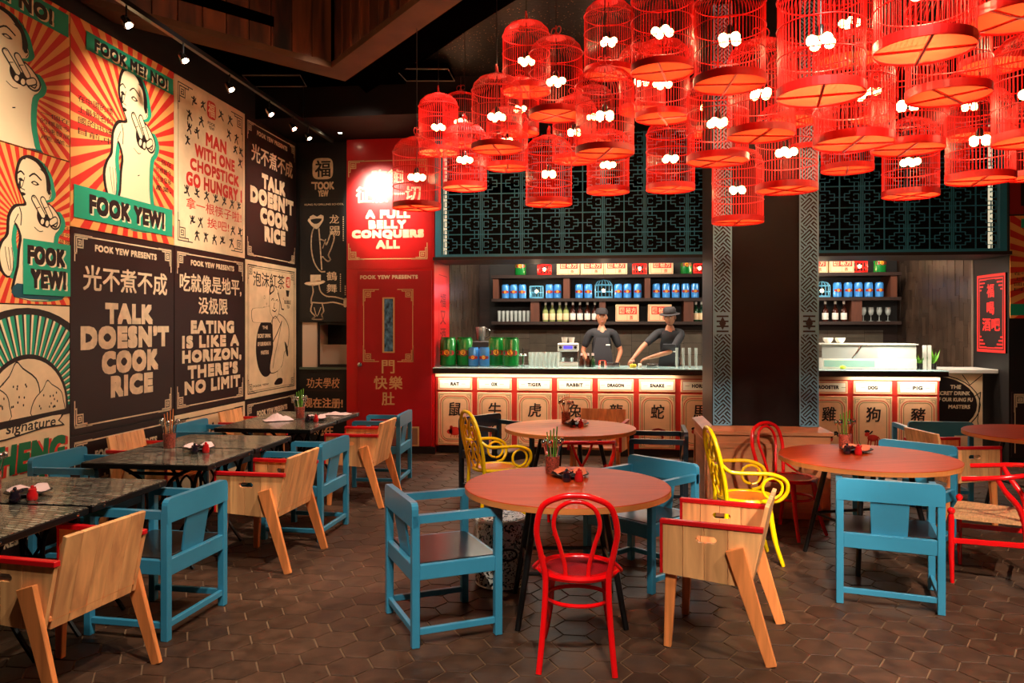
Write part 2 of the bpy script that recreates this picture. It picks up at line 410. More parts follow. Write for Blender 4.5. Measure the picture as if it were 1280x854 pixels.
bp = N.new('ShaderNodeBump'); bp.invert = True; bp.inputs['Strength'].default_value = 1; bp.inputs['Distance'].default_value = .012; Lk.new(bk.outputs['Fac'], bp.inputs['Height']); Lk.new(bp.outputs[0], b.inputs['Normal'])
# speckled ceiling cladding
spk = mat('speckled_cladding', (34, 20, 14), .5, spec=.1)
N = spk.node_tree.nodes; Lk = spk.node_tree.links; b = N['Principled BSDF']
tc = N.new('ShaderNodeTexCoord'); nz = N.new('ShaderNodeTexVoronoi'); nz.inputs['Scale'].default_value = 26
cr = N.new('ShaderNodeValToRGB'); cr.color_ramp.elements[0].color = (.3, .15, .08, 1); cr.color_ramp.elements[0].position = .07; cr.color_ramp.elements[1].color = (.005, .003, .002, 1); cr.color_ramp.elements[1].position = .2
Lk.new(tc.outputs['Object'], nz.inputs['Vector']); Lk.new(nz.outputs['Distance'], cr.inputs[0]); Lk.new(cr.outputs[0], b.inputs['Base Color'])
bp = N.new('ShaderNodeBump'); bp.inputs['Strength'].default_value = 1; Lk.new(nz.outputs['Distance'], bp.inputs['Height']); Lk.new(bp.outputs[0], b.inputs['Normal'])
plankdark = mat('charred_plank', (88, 42, 20), .4); vary(plankdark, (5, 5, .9), .6, .3, 8, dist=1, colors=((20, 8, 5), (120, 58, 26)))
beamm = mat('beam_underside', (80, 48, 26), .7, spec=.2); vary(beamm, (3, 3, 3), .25)
# drum stool glaze: black scroll pattern on white
stoolm = mat('scroll_glaze', (232, 226, 214), .25, coat=.5)
N = stoolm.node_tree.nodes; Lk = stoolm.node_tree.links; b = N['Principled BSDF']
tc = N.new('ShaderNodeTexCoord'); nz = N.new('ShaderNodeTexNoise'); nz.inputs['Scale'].default_value = 38; nz.inputs['Detail'].default_value = 1.5; nz.inputs['Distortion'].default_value = 1.6
cr = N.new('ShaderNodeValToRGB'); cr.color_ramp.interpolation = 'CONSTANT'; cr.color_ramp.elements[0].color = (.01, .01, .012, 1); cr.color_ramp.elements[1].position = .455; cr.color_ramp.elements[1].color = (.75, .72, .66, 1)
Lk.new(tc.outputs['Object'], nz.inputs['Vector']); Lk.new(nz.outputs['Fac'], cr.inputs[0]); Lk.new(cr.outputs[0], b.inputs['Base Color'])
cupm = mat('pattern_cup', (60, 30, 28), .3, coat=.4); vary(cupm, (70, 70, 70), .5, 0, 2, dist=2, colors=((16, 8, 8), (200, 90, 70)))
# ================================================================== STRUCTURE
FL = MB().box(-4.34, 6.6, -3, 10.4, -.12, -.006, grout).build('floor'); struct(FL)
def proj(x, y, z):
    s, c = math.sin(YAW), math.cos(YAW); fw = -x*s+y*c; r = x*c+y*s
    return 640+980*r/fw, 407-980*(z-1.7)/fw, fw
s_ = .122; cells = []
for i in range(-24, 38):
    for j in range(0, 52):
        x = i*1.5*s_; y = 2.2+j*math.sqrt(3)*s_+(i % 2)*math.sqrt(3)/2*s_
        if -4.2 < x < 6.3 and y < 10.16:
            a, b, f = proj(x, y, 0); cells.append((not (-30 < a < 1310 and b < 880), f, x, y))
cells.sort()
def hexpts(x, y, r): return [(x+r*math.cos(R(60*k)), y+r*math.sin(R(60*k))) for k in range(6)]
def hextile(mb, x, y, z=0, tilt=(0, 0)):
    a = hexpts(x, y, s_-.0052); b = hexpts(x, y, s_-.0072)
    zz = lambda p: z+(p[0]-x)*tilt[0]+(p[1]-y)*tilt[1]
    vs = [(p[0], p[1], -.008) for p in a]+[(p[0], p[1], zz(p)-.0015) for p in a]+[(p[0], p[1], zz(p)) for p in b]
    fs = []
    for k in range(6):
        l = (k+1) % 6; fs += [(k, l, l+6, k+6), (k+6, l+6, l+12, k+12)]
    mb.add(vs, fs+[tuple(range(12, 18))], hexm)
hex_meshes = []
rng = random.Random(3)
for k in range(4):
    m = MB(); hextile(m, 0, 0, 0, (rng.uniform(-.004, .004), rng.uniform(-.004, .004))); hex_meshes.append(m.build('tile', FL))
for k, (o_, f, x, y) in enumerate(cells[:300]):
    t = hex_meshes[k] if k < 4 else hex_meshes[k % 4].copy()
    if k >= 4: COL.objects.link(t); t.parent = FL
    t.location = (x, y, -rng.random()*.0015)
m = MB()
for (o_, f, x, y) in cells[300:]: hextile(m, x, y, -rng.random()*.0015, (rng.uniform(-.004, .004), rng.uniform(-.004, .004)))
m.build('tiles', FL, kind='stuff')

struct(MB().box(-4.34, -4.24, -3, 10.4, 0, 5.4, wallblack).build('wall_left'))
struct(MB().box(6.5, 6.6, -3, 10.4, 0, 5.4, wallblack).build('wall_right'))
# black wall in the corner with a niche
nx0 = px(378, 430, 10.3)[0]; nx1 = -3.5; nz0 = px(400, 459, 10.3)[1]; nz1 = px(400, 403, 10.3)[1]
w = MB().box(-4.24, -3.49, 10.3, 10.4, 0, nz0, wallblack).box(-4.24, -3.49, 10.3, 10.4, nz1, 5.3, wallblack).box(-4.24, nx0, 10.3, 10.4, nz0, nz1, wallblack)
w.box(-4.24, -3.49, 10.75, 10.8, nz0-.1, nz1+.1, wallblack)
struct(w.build('wall_back'))
nich = thing('wall_niche', 'pale recessed niche in the black corner wall below the noodle-bowl signboard', 'niche', ((nx0+nx1)/2, 10.3, nz0))
beige = mat('niche_cream', (206, 180, 156), .6)
dx = (nx1-nx0)/2
MB().box(-dx, -dx+.2, .0, .44, 0, nz1-nz0, beige).box(-dx+.2, dx, .1, .44, 0, .03, darkwood).build('reveal', nich)
MB().box(-dx+.2, dx, .25, .3, .03, .3, beige).build('lower_panel', nich)
a = Art(0); a.frame('black_frame', -dx+.2, 0, dx, nz1-nz0, .035, ink, -140); a.build(nich)
MB().box(-dx-.02, dx, -.06, .1, -.03, .0, mat('ledge_green', (70, 84, 70), .4)).build('ledge', nich)
# red wall
struct(MB().box(-3.49, -2.29, 10.2, 10.5, 0, 5.3, wallred).box(-2.40, -2.29, 10.5, 11.2, 0, 5.3, wallred).build('wall_back'))
# bar recess
bw0, bw1, BY = -2.29, 4.84, 13.9
def tilewall(name, p0, p1, z0, z1, tw, th, m, nrm, parent):
    """joined running bond of upright tiles on a vertical wall"""
    mb = MB(); L = (Vector(p1)-Vector(p0)); n = int(L.length/tw); d = L.normalized(); q = Vector(nrm)
    for i in range(n):
        off = rng.random()*th
        zz = z0-off
        while zz < z1:
            a, b = max(zz+.003, z0), min(zz+th-.003, z1); zz += th
            if b-a < .02: continue
            o = Vector(p0)+d*(i*tw); e = .004+rng.random()*.008
            c = [o+d*.003, o+d*(tw-.003)]
            vs = []
            for pt in c:
                for t in (0, e): vs += [(pt.x+q.x*t, pt.y+q.y*t, a), (pt.x+q.x*t, pt.y+q.y*t, b)]
            mb.add(vs, [(0,1,3,2), (4,6,7,5), (2,3,7,6), (0,2,6,4), (1,5,7,3)], m)
    mb.build(name, parent, kind='stuff')
wl = struct(MB().box(bw0-.1, bw0, 11.2, 14.0, 0, 5.3, darkwood).build('wall_left'))
tilewall('tiles', (bw0, 11.2), (bw0, 13.9), .6, 3.5, .13, .3, walltile, (1, 0), wl)
wr = struct(MB().box(bw1, bw1+.1, 11.15, 14.0, 0, 5.3, darkwood).build('wall_right'))
tilewall('tiles', (bw1, 11.15), (bw1, 13.9), .6, 3.5, .13, .3, walltile, (-1, 0), wr)
wb = struct(MB().box(bw0-.1, bw1+.1, 13.9, 14.0, 0, 5.3, darkwood).build('wall_back'))
tilewall('tiles', (bw0, 13.9), (bw1, 13.9), .9, 1.62, .3, .2, splash, (0, -1), wb)
struct(MB().box(bw0-.1, bw1+.1, 10.4, 14.0, 3.5, 3.6, ceilm).build('ceiling'))
struct(MB().box(bw0, bw1, 10.4, 13.9, -.12, 0, grout).build('floor'))
# right return with the red hanging sign and the black wall beyond
struct(MB().box(bw1, 6.6, 10.2, 10.4, 0, 5.3, wallblack).box(bw1, bw1+.1, 10.4, 11.15, 0, 5.3, wallblack).box(bw1-.012, bw1+.01, 11.13, 11.17, 0, 3.4, mat('corner_bead', (110, 96, 84), .4)).build('wall_back_right'))
# header behind the lattice
struct(MB().box(bw0, bw1, 10.55, 10.95, 2.601, 5.3, mat('header_black', (5, 4, 4), .7, spec=.15)).box(bw0, bw1, 10.12, 10.95, 2.56, 2.60, darkwood).build('trim_5'))
# soffit and ceilings
struct(MB().box(-4.24, 6.5, 9.05, 10.3, 4.2, 5.3, mat('soffit_brown', (20, 13, 12), .7, spec=.15)).build('trim_1'))
struct(MB().box(-4.34, 6.6, -3, 10.4, 5.3, 5.4, ceilm).build('ceiling'))
struct(MB().prism([(-4.3, 9.05), (-4.3, 5.65), (-2.78, 7.72), (-2.0, 6.9), (-2.37, 9.05)], 4.56, 4.66, ceilm, 'z').build('ceiling_left'))
struct(MB().prism([(-2.5, 9.06), (-.81, 6.93), (2.3, 2.3), (6.5, 2.3), (6.5, 9.06)], 4.62, 4.7, spk, 'z').build('ceiling_right'))
C0 = Vector((-2.77, 7.66)); dl = Vector((-.624, -.781)); dr = Vector((.649, -.76))
nl = Vector((-.781, .624)); nr = Vector((.76, .649))    # pointing away from the camera
def vee(z0, z1, a, b, m, ends=(2.3, 9.0)):
    mb = MB(); ca = C0+(nl+nr)*a/ (1+nl.dot(nr)); cb = C0+(nl+nr)*b/(1+nl.dot(nr))
    for d, e in ((dl, ends[0]), (dr, ends[1])):
        P = [ca, cb, cb+d*e, ca+d*e]; mb.prism([tuple(p) for p in P], z0, z1, m, 'z')
    return mb
b1 = vee(4.3, 4.36, -.02, .26, beamm).build('trim_2'); struct(b1)
b2 = vee(4.36, 5.3, .05, .24, ceilm).build('trim_3'); struct(b2)
vee(4.40, 5.3, .26, .75, ceilm, (.0, 9.0)).build('trim_4')['kind'] = 'structure'
pm = None
for d, n, e in ((dl, nl, 2.3), (dr, nr, 5.6)):
    k = int(e/.22)
    for i in range(k):
        if pm is None: pm = MB().box(.004, .216, -.012, .012, 0, .93, plankdark, c=.003).build('plank', b2)
        t = pm if i == 0 and d is dl else pm.copy()
        if t is not pm: COL.objects.link(t); t.parent = b2
        p = C0+n*.03+d*(i*.22); t.location = (p.x, p.y, 4.362); t.rotation_euler = (0, 0, math.atan2(d.y, d.x))
for nme, (a, c2), (y1, y2), lab in (('ceiling_vent', (303, 375), (94, 108), 'thin-framed grey access hatch in the black ceiling above the left posters'), ('ceiling_vent', (494, 560), (86, 101), 'dark hatch with one bright bent edge beside the wooden bulkhead')):
    z = 4.5; 
    def at(x, y):
        r = (x-640)/980; s, c = math.sin(YAW), math.cos(YAW); t = (z-1.7)*980/(407-y); return ((-s+r*c)*t, (c+r*s)*t)
    q = [at(a, y1), at(c2, y1), at(c2+8, y2), at(a+14, y2)]
    cx = sum(p[0] for p in q)/4; cy = sum(p[1] for p in q)/4
    v = thing('ceiling_vent', lab, 'vent', (cx, cy, z)); q = [(p[0]-cx, p[1]-cy) for p in q]
    MB().prism(q, .0, .06, ceilm, 'z').build('hatch', v)
    mb = MB(); mb.tube([(p[0], p[1], 0) for p in q], .009, mat('hatch_edge', (92, 82, 74), .4, .6), 4, closed=True); mb.build('rim', v)

# ---- lattice over the bar
def lattice_panel(x0, w, z0, z1, rows):
    mb = MB(); t = .0095; y0, y1 = 0, .013
    def V(x, a, b, t=t): mb.box(x-t/2, x+t/2, y0, y1, min(a, b), max(a, b), tealp)
    def H(z, a, b, t=t): mb.box(min(a, b), max(a, b), y0+.004, y1-.004, z-t/2, z+t/2, tealp)
    cx = w/2; hw = w/2-.028; rh = (z1-z0)/rows
    V(.012, z0, z1, .013); V(w-.012, z0, z1, .013); V(cx, z0, z1, .013)
    for r in range(rows+1):
        zz = z0+r*rh; H(zz, 0, w, .014)
        for sy in (1, -1):
            if (r == 0 and sy < 0) or (r == rows and sy > 0): continue
            Y = lambda v: zz+sy*v*rh/2
            for sx in (1, -1):
                X = lambda u: cx+sx*u*hw
                V(X(.97), Y(0), Y(.4)); V(X(.74), Y(0), Y(.4)); H(Y(.4), X(.97), X(.5)); V(X(.5), Y(.4), Y(.68)); H(Y(.68), X(.5), X(.25)); V(X(.25), Y(.68), Y(1))
                H(Y(.72), X(.97), X(.72)); V(X(.97), Y(.72), Y(1)); H(Y(1), X(.5), X(0)); V(X(.72), Y(.72), Y(.86))
    return mb
pw = .5286
scr = []
for (xa, xb, lab, n0) in ((bw0+.1, 4.73, 'long blue-grey fretwork screen over the bar opening', 13),):
    S = thing('lattice_screen', lab, 'screen', (xa, 10.2, 2.635))
    first = None; x = 0; W = xb-xa; n = 13; pw2 = W/n; proto = lattice_panel(0, pw2, 0, 1.6, 6).build('lattice_panel', S)
    for i in range(n):
        t = proto if i == 0 else proto.copy()
        if i: COL.objects.link(t); t.parent = S
        t.location = (i*pw2, 0, 0)
    MB().box(-.08, W+.08, -.02, .04, -.03, .0, tealp).box(-.08, W+.08, -.02, .04, 1.6, 1.64, tealp).box(-.08, 0, -.02, .04, 0, 1.6, tealp).box(W, W+.08, -.02, .04, 0, 1.6, tealp).build('outer_frame', S)
for x, l in ((bw0+.12, 'left'), (4.69, 'right')):
    st = MB().box(-.02, .02, -.015, .015, 0, 1.55, mat('strip_led', (240, 236, 214), .5, emit=(235, 225, 190), es=.8)).build('strip_light')
    st.location = (x, 10.34, 2.63); tag(st, 'upright pale light strip glowing behind the %s end of the blue lattice' % l, 'light strip')

# ---- column with fret strips
cx0, cx1, cy0, cy1 = .935, 1.86, 7.25, 8.0
struct(MB().box(cx0, cx1, cy0, cy1, .74, 4.62, colblack).build('wall_column'))
def fret(w, h, name, loc, parent=None):
    t = thing(name, None, None, loc); mb = MB(); k = .025; wd = .0115
    MB().box(0, w, .0, .012, 0, h, ink).build('backing', t)
    cell = 4*k
    u = Vector((1, 1)).normalized(); v = Vector((-1, 1)).normalized()
    n = int((w+h)/cell)+4
    for i in range(-3, n):
        for j in range(-n, n):
            o = u*(i*cell)+v*(j*cell)
            if not (-cell*2 < o.x < w+cell*2 and -cell*2 < o.y < h+cell*2): continue
            d, e = (u, v) if (i+j) % 2 else (v, u)
            for q in range(4):
                a = o+e*(q*k+k/2)-d*(0 if q % 2 else k*.5); bb = o+e*(q*k+k/2)+d*(cell-k*.35+(k*.5 if q % 2 else 0)); s2 = e*wd/2
                P = clip([tuple(a-s2), tuple(bb-s2), tuple(bb+s2), tuple(a+s2)], .012, .012, w-.012, h-.012)
                if len(P) >= 3: mb.prism(P, -.008, .002, fretp)
    mb.build('fretwork', t, recalc=False)
    MB().box(0, .012, -.01, .002, 0, h, fretp).box(w-.012, w, -.01, .002, 0, h, fretp).box(0, w, -.01, .002, 0, .012, fretp).build('edge_bead', t)
    zz = 1.62-loc[2]
    mb = MB().box(.012, w-.012, -.009, .002, zz, zz+.2, fretp)
    for q in range(4): mb.box(.03, w-.03, -.011, -.009, zz+.02+q*.045, zz+.035+q*.045, ink)
    mb.prism([(w/2-.03, zz+.10), (w/2, zz+.04), (w/2+.03, zz+.10), (w/2, zz+.16)], -.014, -.009, ink); mb.build('knot_panel', t, recalc=False)
    return t
f1 = fret(.165, 3.8, 'fret_strip', (cx0+.005, cy0-.013, .8)); tag(f1, 'grey-blue diagonal fretwork strip on the left edge of the dark column', 'trim')
f2 = fret(.165, 3.8, 'fret_strip', (cx1-.17, cy0-.013, .8)); tag(f2, 'grey-blue diagonal fretwork strip on the right edge of the dark column', 'trim')
B = thing('column_base', 'panelled brown wooden plinth wrapping the foot of the dark column', 'plinth', (1.4, 7.62, 0))
hw, hd = .53, .5
MB().box(-hw, hw, -hd, hd, 0, .735, basewood, c=.008).build('body', B)
mb = MB(); z0, z1 = .735, .80
vs = [(-hw-.02, -hd-.02, z0), (hw+.02, -hd-.02, z0), (hw+.02, hd+.02, z0), (-hw-.02, hd+.02, z0), (-hw-.02, -hd-.02, z0+.03), (hw+.02, -hd-.02, z0+.03), (hw+.02, hd+.02, z0+.03), (-hw-.02, hd+.02, z0+.03),
      (cx0-1.4, cy0-7.62-.005, z1), (cx1-1.4, cy0-7.62-.005, z1), (cx1-1.4, cy1-7.62, z1), (cx0-1.4, cy1-7.62, z1)]
mb.add(vs, [(3,2,1,0), (0,1,5,4), (1,2,6,5), (2,3,7,6), (3,0,4,7), (4,5,9,8), (5,6,10,9), (6,7,11,10), (7,4,8,11)], basewood); mb.build('sloped_cap', B)
mb = MB()
for a, bq, c2, d2 in ((-hw+.05, hw-.05, .62, .66), (-hw+.05, hw-.05, .06, .1)): mb.box(a, bq, -hd-.012, -hd, c2, d2, basewood)
for xx in (-hw+.03, hw-.07): mb.box(xx, xx+.04, -hd-.012, -hd, .06, .66, basewood)
mb.build('front_moulding', B)
mb = MB()
for yy in (-hd+.05, hd-.09): mb.box(-hw-.012, -hw, yy, yy+.04, .06, .66, basewood)
mb.box(-hw-.012, -hw, -hd+.05, hd-.05, .62, .66, basewood); mb.build('side_moulding', B)
# ================================================================== POSTERS
def poster(label, loc, rz, w, h, base, name='poster', cat='poster', th=.012):
    t = thing(name, label, cat, loc, rz); MB().box(0, w, -th, 0, 0, h, base).build('board', t)
    return t, Art(th)
def corners(a, w, h, mg, z, m, lw=.012, d=1, full=True):
    for x, y, sx, sy in ((mg, mg, 1, 1), (w-mg, mg, -1, 1), (mg, h-mg, 1, -1), (w-mg, h-mg, -1, -1)): a.key('fret_border', x, y, sx, sy, z, lw, m, d)
    if full:
        a.rect('fret_border', mg, mg, w-mg, mg+lw, m, d); a.rect('fret_border', mg, h-mg-lw, w-mg, h-mg, m, d)
LW = -4.24; XL = LW+.001
def rowtext(a, g, lines, m, d=3, bold=.035):
    for t, x0, y0, x1, y1 in lines: a.text(g, t, x0, y0, x1, y1, m, d, bold)
def talk(label, y0, z0, w=1.5, h=1.68):
    t, a = poster(label, (XL, y0, z0), R(90), w, h, pblack); corners(a, w, h, .05, .1, print_cream)
    a.text('lettering', 'FOOK YEW PRESENTS', w*.2, h*.90, w*.8, h*.935, print_cream, 3, .05)
    a.text('lettering', '光不煮不成', w*.1, h*.70, w*.92, h*.83, print_cream, 3, .03)
    rowtext(a, 'lettering', [('TALK', w*.29, h*.535, w*.76, h*.645), ('DOESN’T', w*.08, h*.405, w*.94, h*.525), ('COOK', w*.26, h*.275, w*.82, h*.395), ('RICE', w*.34, h*.15, w*.76, h*.265)], print_cream, 3, .075)
    a.build(t); return t
def horizon(label, y0, z0, w=1.5, h=1.68):
    t, a = poster(label, (XL, y0, z0), R(90), w, h, pblack); corners(a, w, h, .05, .1, print_cream)
    a.text('lettering', 'FOOK YEW PRESENTS', w*.2, h*.90, w*.82, h*.935, print_cream, 3, .05)
    a.text('lettering', '吃就像是地平,', w*.06, h*.73, w*.94, h*.85, print_cream, 3, .03)
    a.text('lettering', '没极限', w*.3, h*.60, w*.72, h*.71, print_cream, 3, .03)
    rowtext(a, 'lettering', [('EATING', w*.2, h*.475, w*.82, h*.56), ('IS LIKE A', w*.09, h*.385, w*.9, h*.465), ('HORIZON,', w*.09, h*.285, w*.94, h*.375), ('THERE’S', w*.16, h*.195, w*.88, h*.28), ('NO LIMIT', w*.12, h*.10, w*.92, h*.185)], print_cream, 3, .07)
    a.build(t); return t
def burst(a, w, h, cu, cv, n, m, d=1, rad=6):
    for i in range(n):
        a0 = 2*math.pi*i/n; a1 = a0+math.pi/n
        P = [(cu, cv), (cu+rad*math.cos(a0), cv+rad*math.sin(a0)), (cu+rad*math.cos(a1), cv+rad*math.sin(a1))]
        a.poly('sunburst', P, m, d, (0, 0, w, h))
def boy(a, T, cl, s=1):
    """line-drawn bare-chested child pointing two fingers, T maps unit coordinates"""
    F = lambda P, m, d, k=3: a.poly('figure', [T(p) for p in smoothpts(P, k)], m, d, cl)
    L = lambda P, w, m=ink, d=8: a.line('figure', [T(p) for p in smoothpts(P, 3, False)], w*s, m, d, cl=cl)
    body = [(.52,.86),(.60,.84),(.67,.78),(.70,.70),(.71,.66),(.68,.62),(.63,.60),(.66,.55),(.745,.565),(.795,.505),(.775,.445),(.735,.40),(.725,.25),(.75,.12),(.765,.02),(.40,.02),(.42,.20),(.43,.30),(.44,.38),(.40,.44),(.38,.35),(.40,.24),(.37,.13),(.30,.16),(.27,.26),(.30,.33),(.34,.38),(.35,.48),(.40,.55),(.48,.57),(.46,.61),(.42,.67),(.41,.73),(.44,.82)]
    F([(x+.035, y-.004) for x, y in body], pteal, 3); F([(x-.004, y) for x, y in body], ink, 4)
    F([(x+(.0045 if x > .5 else .006), y-.004) for x, y in [(.52,.855),(.60,.835),(.662,.775),(.69,.70),(.70,.66),(.675,.625),(.62,.60),(.655,.545),(.738,.56),(.785,.505),(.765,.452),(.725,.405),(.715,.25),(.74,.12),(.755,.025),(.41,.025),(.43,.20),(.44,.30),(.452,.38),(.40,.455),(.372,.35),(.39,.24),(.362,.145),(.31,.17),(.285,.26),(.31,.33),(.352,.38),(.362,.48),(.41,.542),(.49,.565),(.465,.61),(.43,.67),(.42,.73),(.45,.815)]], cream2, 5)
    # hair, ear, features
    F([(.52,.86),(.60,.845),(.67,.785),(.70,.71),(.685,.66),(.665,.665),(.66,.72),(.645,.77),(.59,.80),(.53,.83),(.46,.825)], ink, 6)
    F([(.50,.838),(.57,.828),(.615,.795),(.585,.80),(.54,.815),(.49,.825)], cream2, 7)
    F([(.665,.665),(.69,.68),(.705,.66),(.695,.63),(.665,.62)], cream2, 7); L([(.67,.665),(.69,.675),(.70,.655),(.685,.63)], .007)
    L([(.425,.735),(.45,.752),(.475,.738)], .012); L([(.52,.735),(.56,.757),(.615,.73)], .013); F([(.53,.70),(.56,.716),(.60,.70),(.57,.690)], ink, 9, 2); F([(.545,.70),(.56,.708),(.58,.70),(.565,.695)], cream2, 10, 2); F([(.43,.703),(.45,.714),(.472,.70),(.45,.694)], ink, 9, 2)
    L([(.48,.72),(.462,.67),(.452,.655),(.48,.648)], .007); F([(.445,.625),(.465,.633),(.49,.625),(.47,.612)], ink, 8, 2); F([(.44,.70),(.448,.70),(.45,.65),(.43,.66)], ink, 8, 2)
    # raised hand: foreshortened arm, curled fist, two stretched fingers
    F([(.67,.60),(.73,.575),(.785,.52),(.78,.47),(.745,.445),(.70,.455),(.68,.49),(.67,.54)], ink, 7); F([(.675,.59),(.725,.567),(.775,.515),(.77,.475),(.74,.455),(.708,.463),(.69,.495),(.68,.54)], cream2, 8)
    F([(.59,.55),(.62,.52),(.66,.53),(.70,.51),(.695,.47),(.655,.452),(.61,.46),(.585,.49),(.58,.52)], ink, 9)
    def cap(x0, y0, x1, y1, r):
        q = Vector((x1-x0, y1-y0)).normalized(); o = Vector((-q.y, q.x*1.0)); e = [(x0, y0), (x1, y1)]
        def ring(rr): 
            out = []
            for k in range(7): aa = math.pi/2+math.pi*k/6; out.append((x0+rr*(q.x*math.cos(aa)-q.y*math.sin(aa)), y0+rr*(q.y*math.cos(aa)+q.x*math.sin(aa))))
            for k in range(7): aa = -math.pi/2+math.pi*k/6; out.append((x1+rr*(q.x*math.cos(aa)-q.y*math.sin(aa)), y1+rr*(q.y*math.cos(aa)+q.x*math.sin(aa))))
            return out
        a.poly('figure', [T(p) for p in ring(r)], ink, 10+cap.n, cl); a.poly('figure', [T(p) for p in ring(r-.008)], cream2, 11+cap.n, cl); cap.n += 2
    cap.n = 0
    cap(.695, .525, .63, .612, .024); cap(.63, .52, .555, .608, .024); cap(.622, .478, .626, .486, .021); cap(.662, .47, .666, .48, .021); cap(.70, .485, .735, .505, .024)
    L([(.71,.47),(.74,.465),(.755,.49)], .010, ink, 22); L([(.545,.62),(.56,.615)], .005, ink, 22); L([(.64,.565),(.665,.575)], .006, ink, 22); L([(.575,.555),(.60,.565)], .006, ink, 22)
    for q in range(7): L([(.54+q*.02, .852-q*.004),(.555+q*.02, .835-q*.008)], .006, ink, 22)
    F([(.66,.72),(.685,.71),(.692,.66),(.67,.655)], ink, 22, 2)
    # chest, lowered arm and hand
    L([(.44,.54),(.455,.50),(.45,.44)], .010); L([(.40,.45),(.43,.50)], .008); L([(.56,.44),(.60,.42),(.63,.425)], .006); L([(.60,.30),(.615,.305)], .008); L([(.49,.14),(.50,.13)], .008)
    for q in (0, .025, .05): L([(.33+q,.30),(.34+q,.24),(.36+q*.6,.17)], .006)
    F([(.41,.02),(.80,.02),(.79,.10),(.60,.075),(.42,.10)], pnavy, 6)
sun_txt1 = ['在中國的標', '上最知名的', '國的迅速', '目前,中']; sun_txt2 = ['一個在', '的標籤今', '迅速發展', '產業。']
# column of the two sunburst sheets and the bun sheet, seen at the left edge of the photograph
def sunposter(label, loc, rz, w, h, T, banners, cu=.55, cv=.5, n=36, txt=True, cut=None, tl=((.06, .36, .60), (.79, .97, .44))):
    t, a = poster(label, loc, rz, w, h, porange); burst(a, w, h, w*cu, h*cv, n, pred)
    cl = (0, 0, w, h)
    if T: boy(a, T, cl, w*.62)
    if txt:
        for i in range(4):
            u0, u1, v = tl[0]; a.text('small_print#1', sun_txt1[i], w*u0, h*(v-i*.052), w*u1, h*(v-i*.052+.034), ink, 2, .015)
            u0, u1, v = tl[1]; a.text('small_print#2', sun_txt2[i], w*u0, h*(v-i*.05), w*u1, h*(v-i*.05+.032), ink, 2, .015)
    for bi, (u0, v0, u1, v1, lines) in enumerate(banners):
        a.rect('banner#%d' % bi, w*u0, h*v0, w*u1, h*v1, pteal, 26)
        for (s, q0, r0, q1, r1) in lines:
            for dx, m, d in ((.012, cream2, 27), (0, ink, 28)): a.text('banner_lettering#%d' % bi, s, w*(u0+(u1-u0)*q0)+dx*w, h*(v0+(v1-v0)*r0)-dx*.6*h, w*(u0+(u1-u0)*q1)+dx*w, h*(v0+(v1-v0)*r1)-dx*.6*h, m, d, .06)
    a.build(t); return t
ZT = 4.18; ZM = 2.49
sunposter('tall sunburst poster of a child pointing two fingers above a wide FOOK YEW! banner', (XL, 5.74, ZM), R(90), 1.49, ZT-ZM, lambda p: (p[0]*1.49, p[1]*1.69+.06),
          [(.02, .045, .975, .20, [('FOOK YEW!', .13, .2, .9, .82)]), (.12, .865, .985, .955, [('FOOK ME? NO!', .08, .16, .92, .84)])])
sunposter('topmost sunburst poster at the left edge, large close-up child under a NO! banner', (XL, 4.2, 3.0), R(90), 1.53, ZT-3.0, lambda p: (p[0]*1.5+.03, p[1]*1.22-.107),
          [(.0, .82, .985, .97, [('FOOK ME? NO!', .0, .16, .88, .84)])], .62, .35, 40, tl=((-.3, -.1, .5), (.79, 1.0, .24)))
sunposter('smaller sunburst poster at the left edge with a two-line FOOK YEW! banner', (XL, 4.2, 1.86), R(90), 1.53, 1.13, lambda p: (p[0]*1.24+.45, p[1]*1.25+.02),
          [(.67, .06, 1.0, .42, [('FOOK', .08, .55, .88, .9), ('YEW!', .14, .12, .9, .48)])], .7, .5, 44, tl=((.3, .5, .5), (.84, 1.0, .52)))
t, a = poster('cream bun poster at the left edge, ribbon reading signature above green HENG lettering', (XL, 4.2, .35), R(90), 1.53, 1.5, cream)
w, h = 1.53, 1.5; cx, cy = 1.08, .73; cl = (0, .66, w, h)
a.poly('fan', ell(cx, cy, .86, .75, 48), ink, 1, cl)
for k in range(31):
    an = R(2+k*5.9)
    for q, m, d in ((0, pteal, 2), (.03, cream2, 3)):
        ra, rb = .43, .70; c_, s2 = math.cos(an+q), math.sin(an+q); e = .026 if m is pteal else .011
        P = [(cx+ra*c_-s2*e*.6, cy+ra*.95*s2+c_*e*.6), (cx+rb*1.1*c_-s2*e, cy+rb*s2+c_*e), (cx+rb*1.1*c_+s2*e, cy+rb*s2-c_*e), (cx+ra*c_+s2*e*.6, cy+ra*.95*s2-c_*e*.6)]
        a.poly('fan', P, m, d, cl)
a.poly('fan', ell(cx, cy, .42, .39, 40), ink, 4, cl); a.poly('fan', ell(cx, cy, .405, .375, 40), cream, 5, cl)
def bun(x, y, s, d, sy=1):
    P = smoothpts([(x-.27*s, y), (x-.25*s, y+.22*s*sy), (x-.10*s, y+.36*s*sy), (x-.02*s, y+.48*s*sy), (x+.06*s, y+.42*s*sy), (x+.22*s, y+.32*s*sy), (x+.27*s, y+.18*s*sy), (x+.26*s, y)], 3)
    a.poly('buns', P, ink, d, cl); a.poly('buns', [(x+(p[0]-x)*.955, y+(p[1]-y)*.965) for p in P], cream, d+1, cl)
    rg = random.Random(int(x*100))
    for k in range(13):
        u, v = x+rg.uniform(-.18, .18)*s, y+rg.uniform(.08, .30)*s*sy; a.poly('buns', ell(u, v, .007, .010, 8), ink, d+2, cl)
bun(.98, .69, .84, 6); bun(.74, .67, .6, 9); bun(1.29, .67, .62, 9, .9)
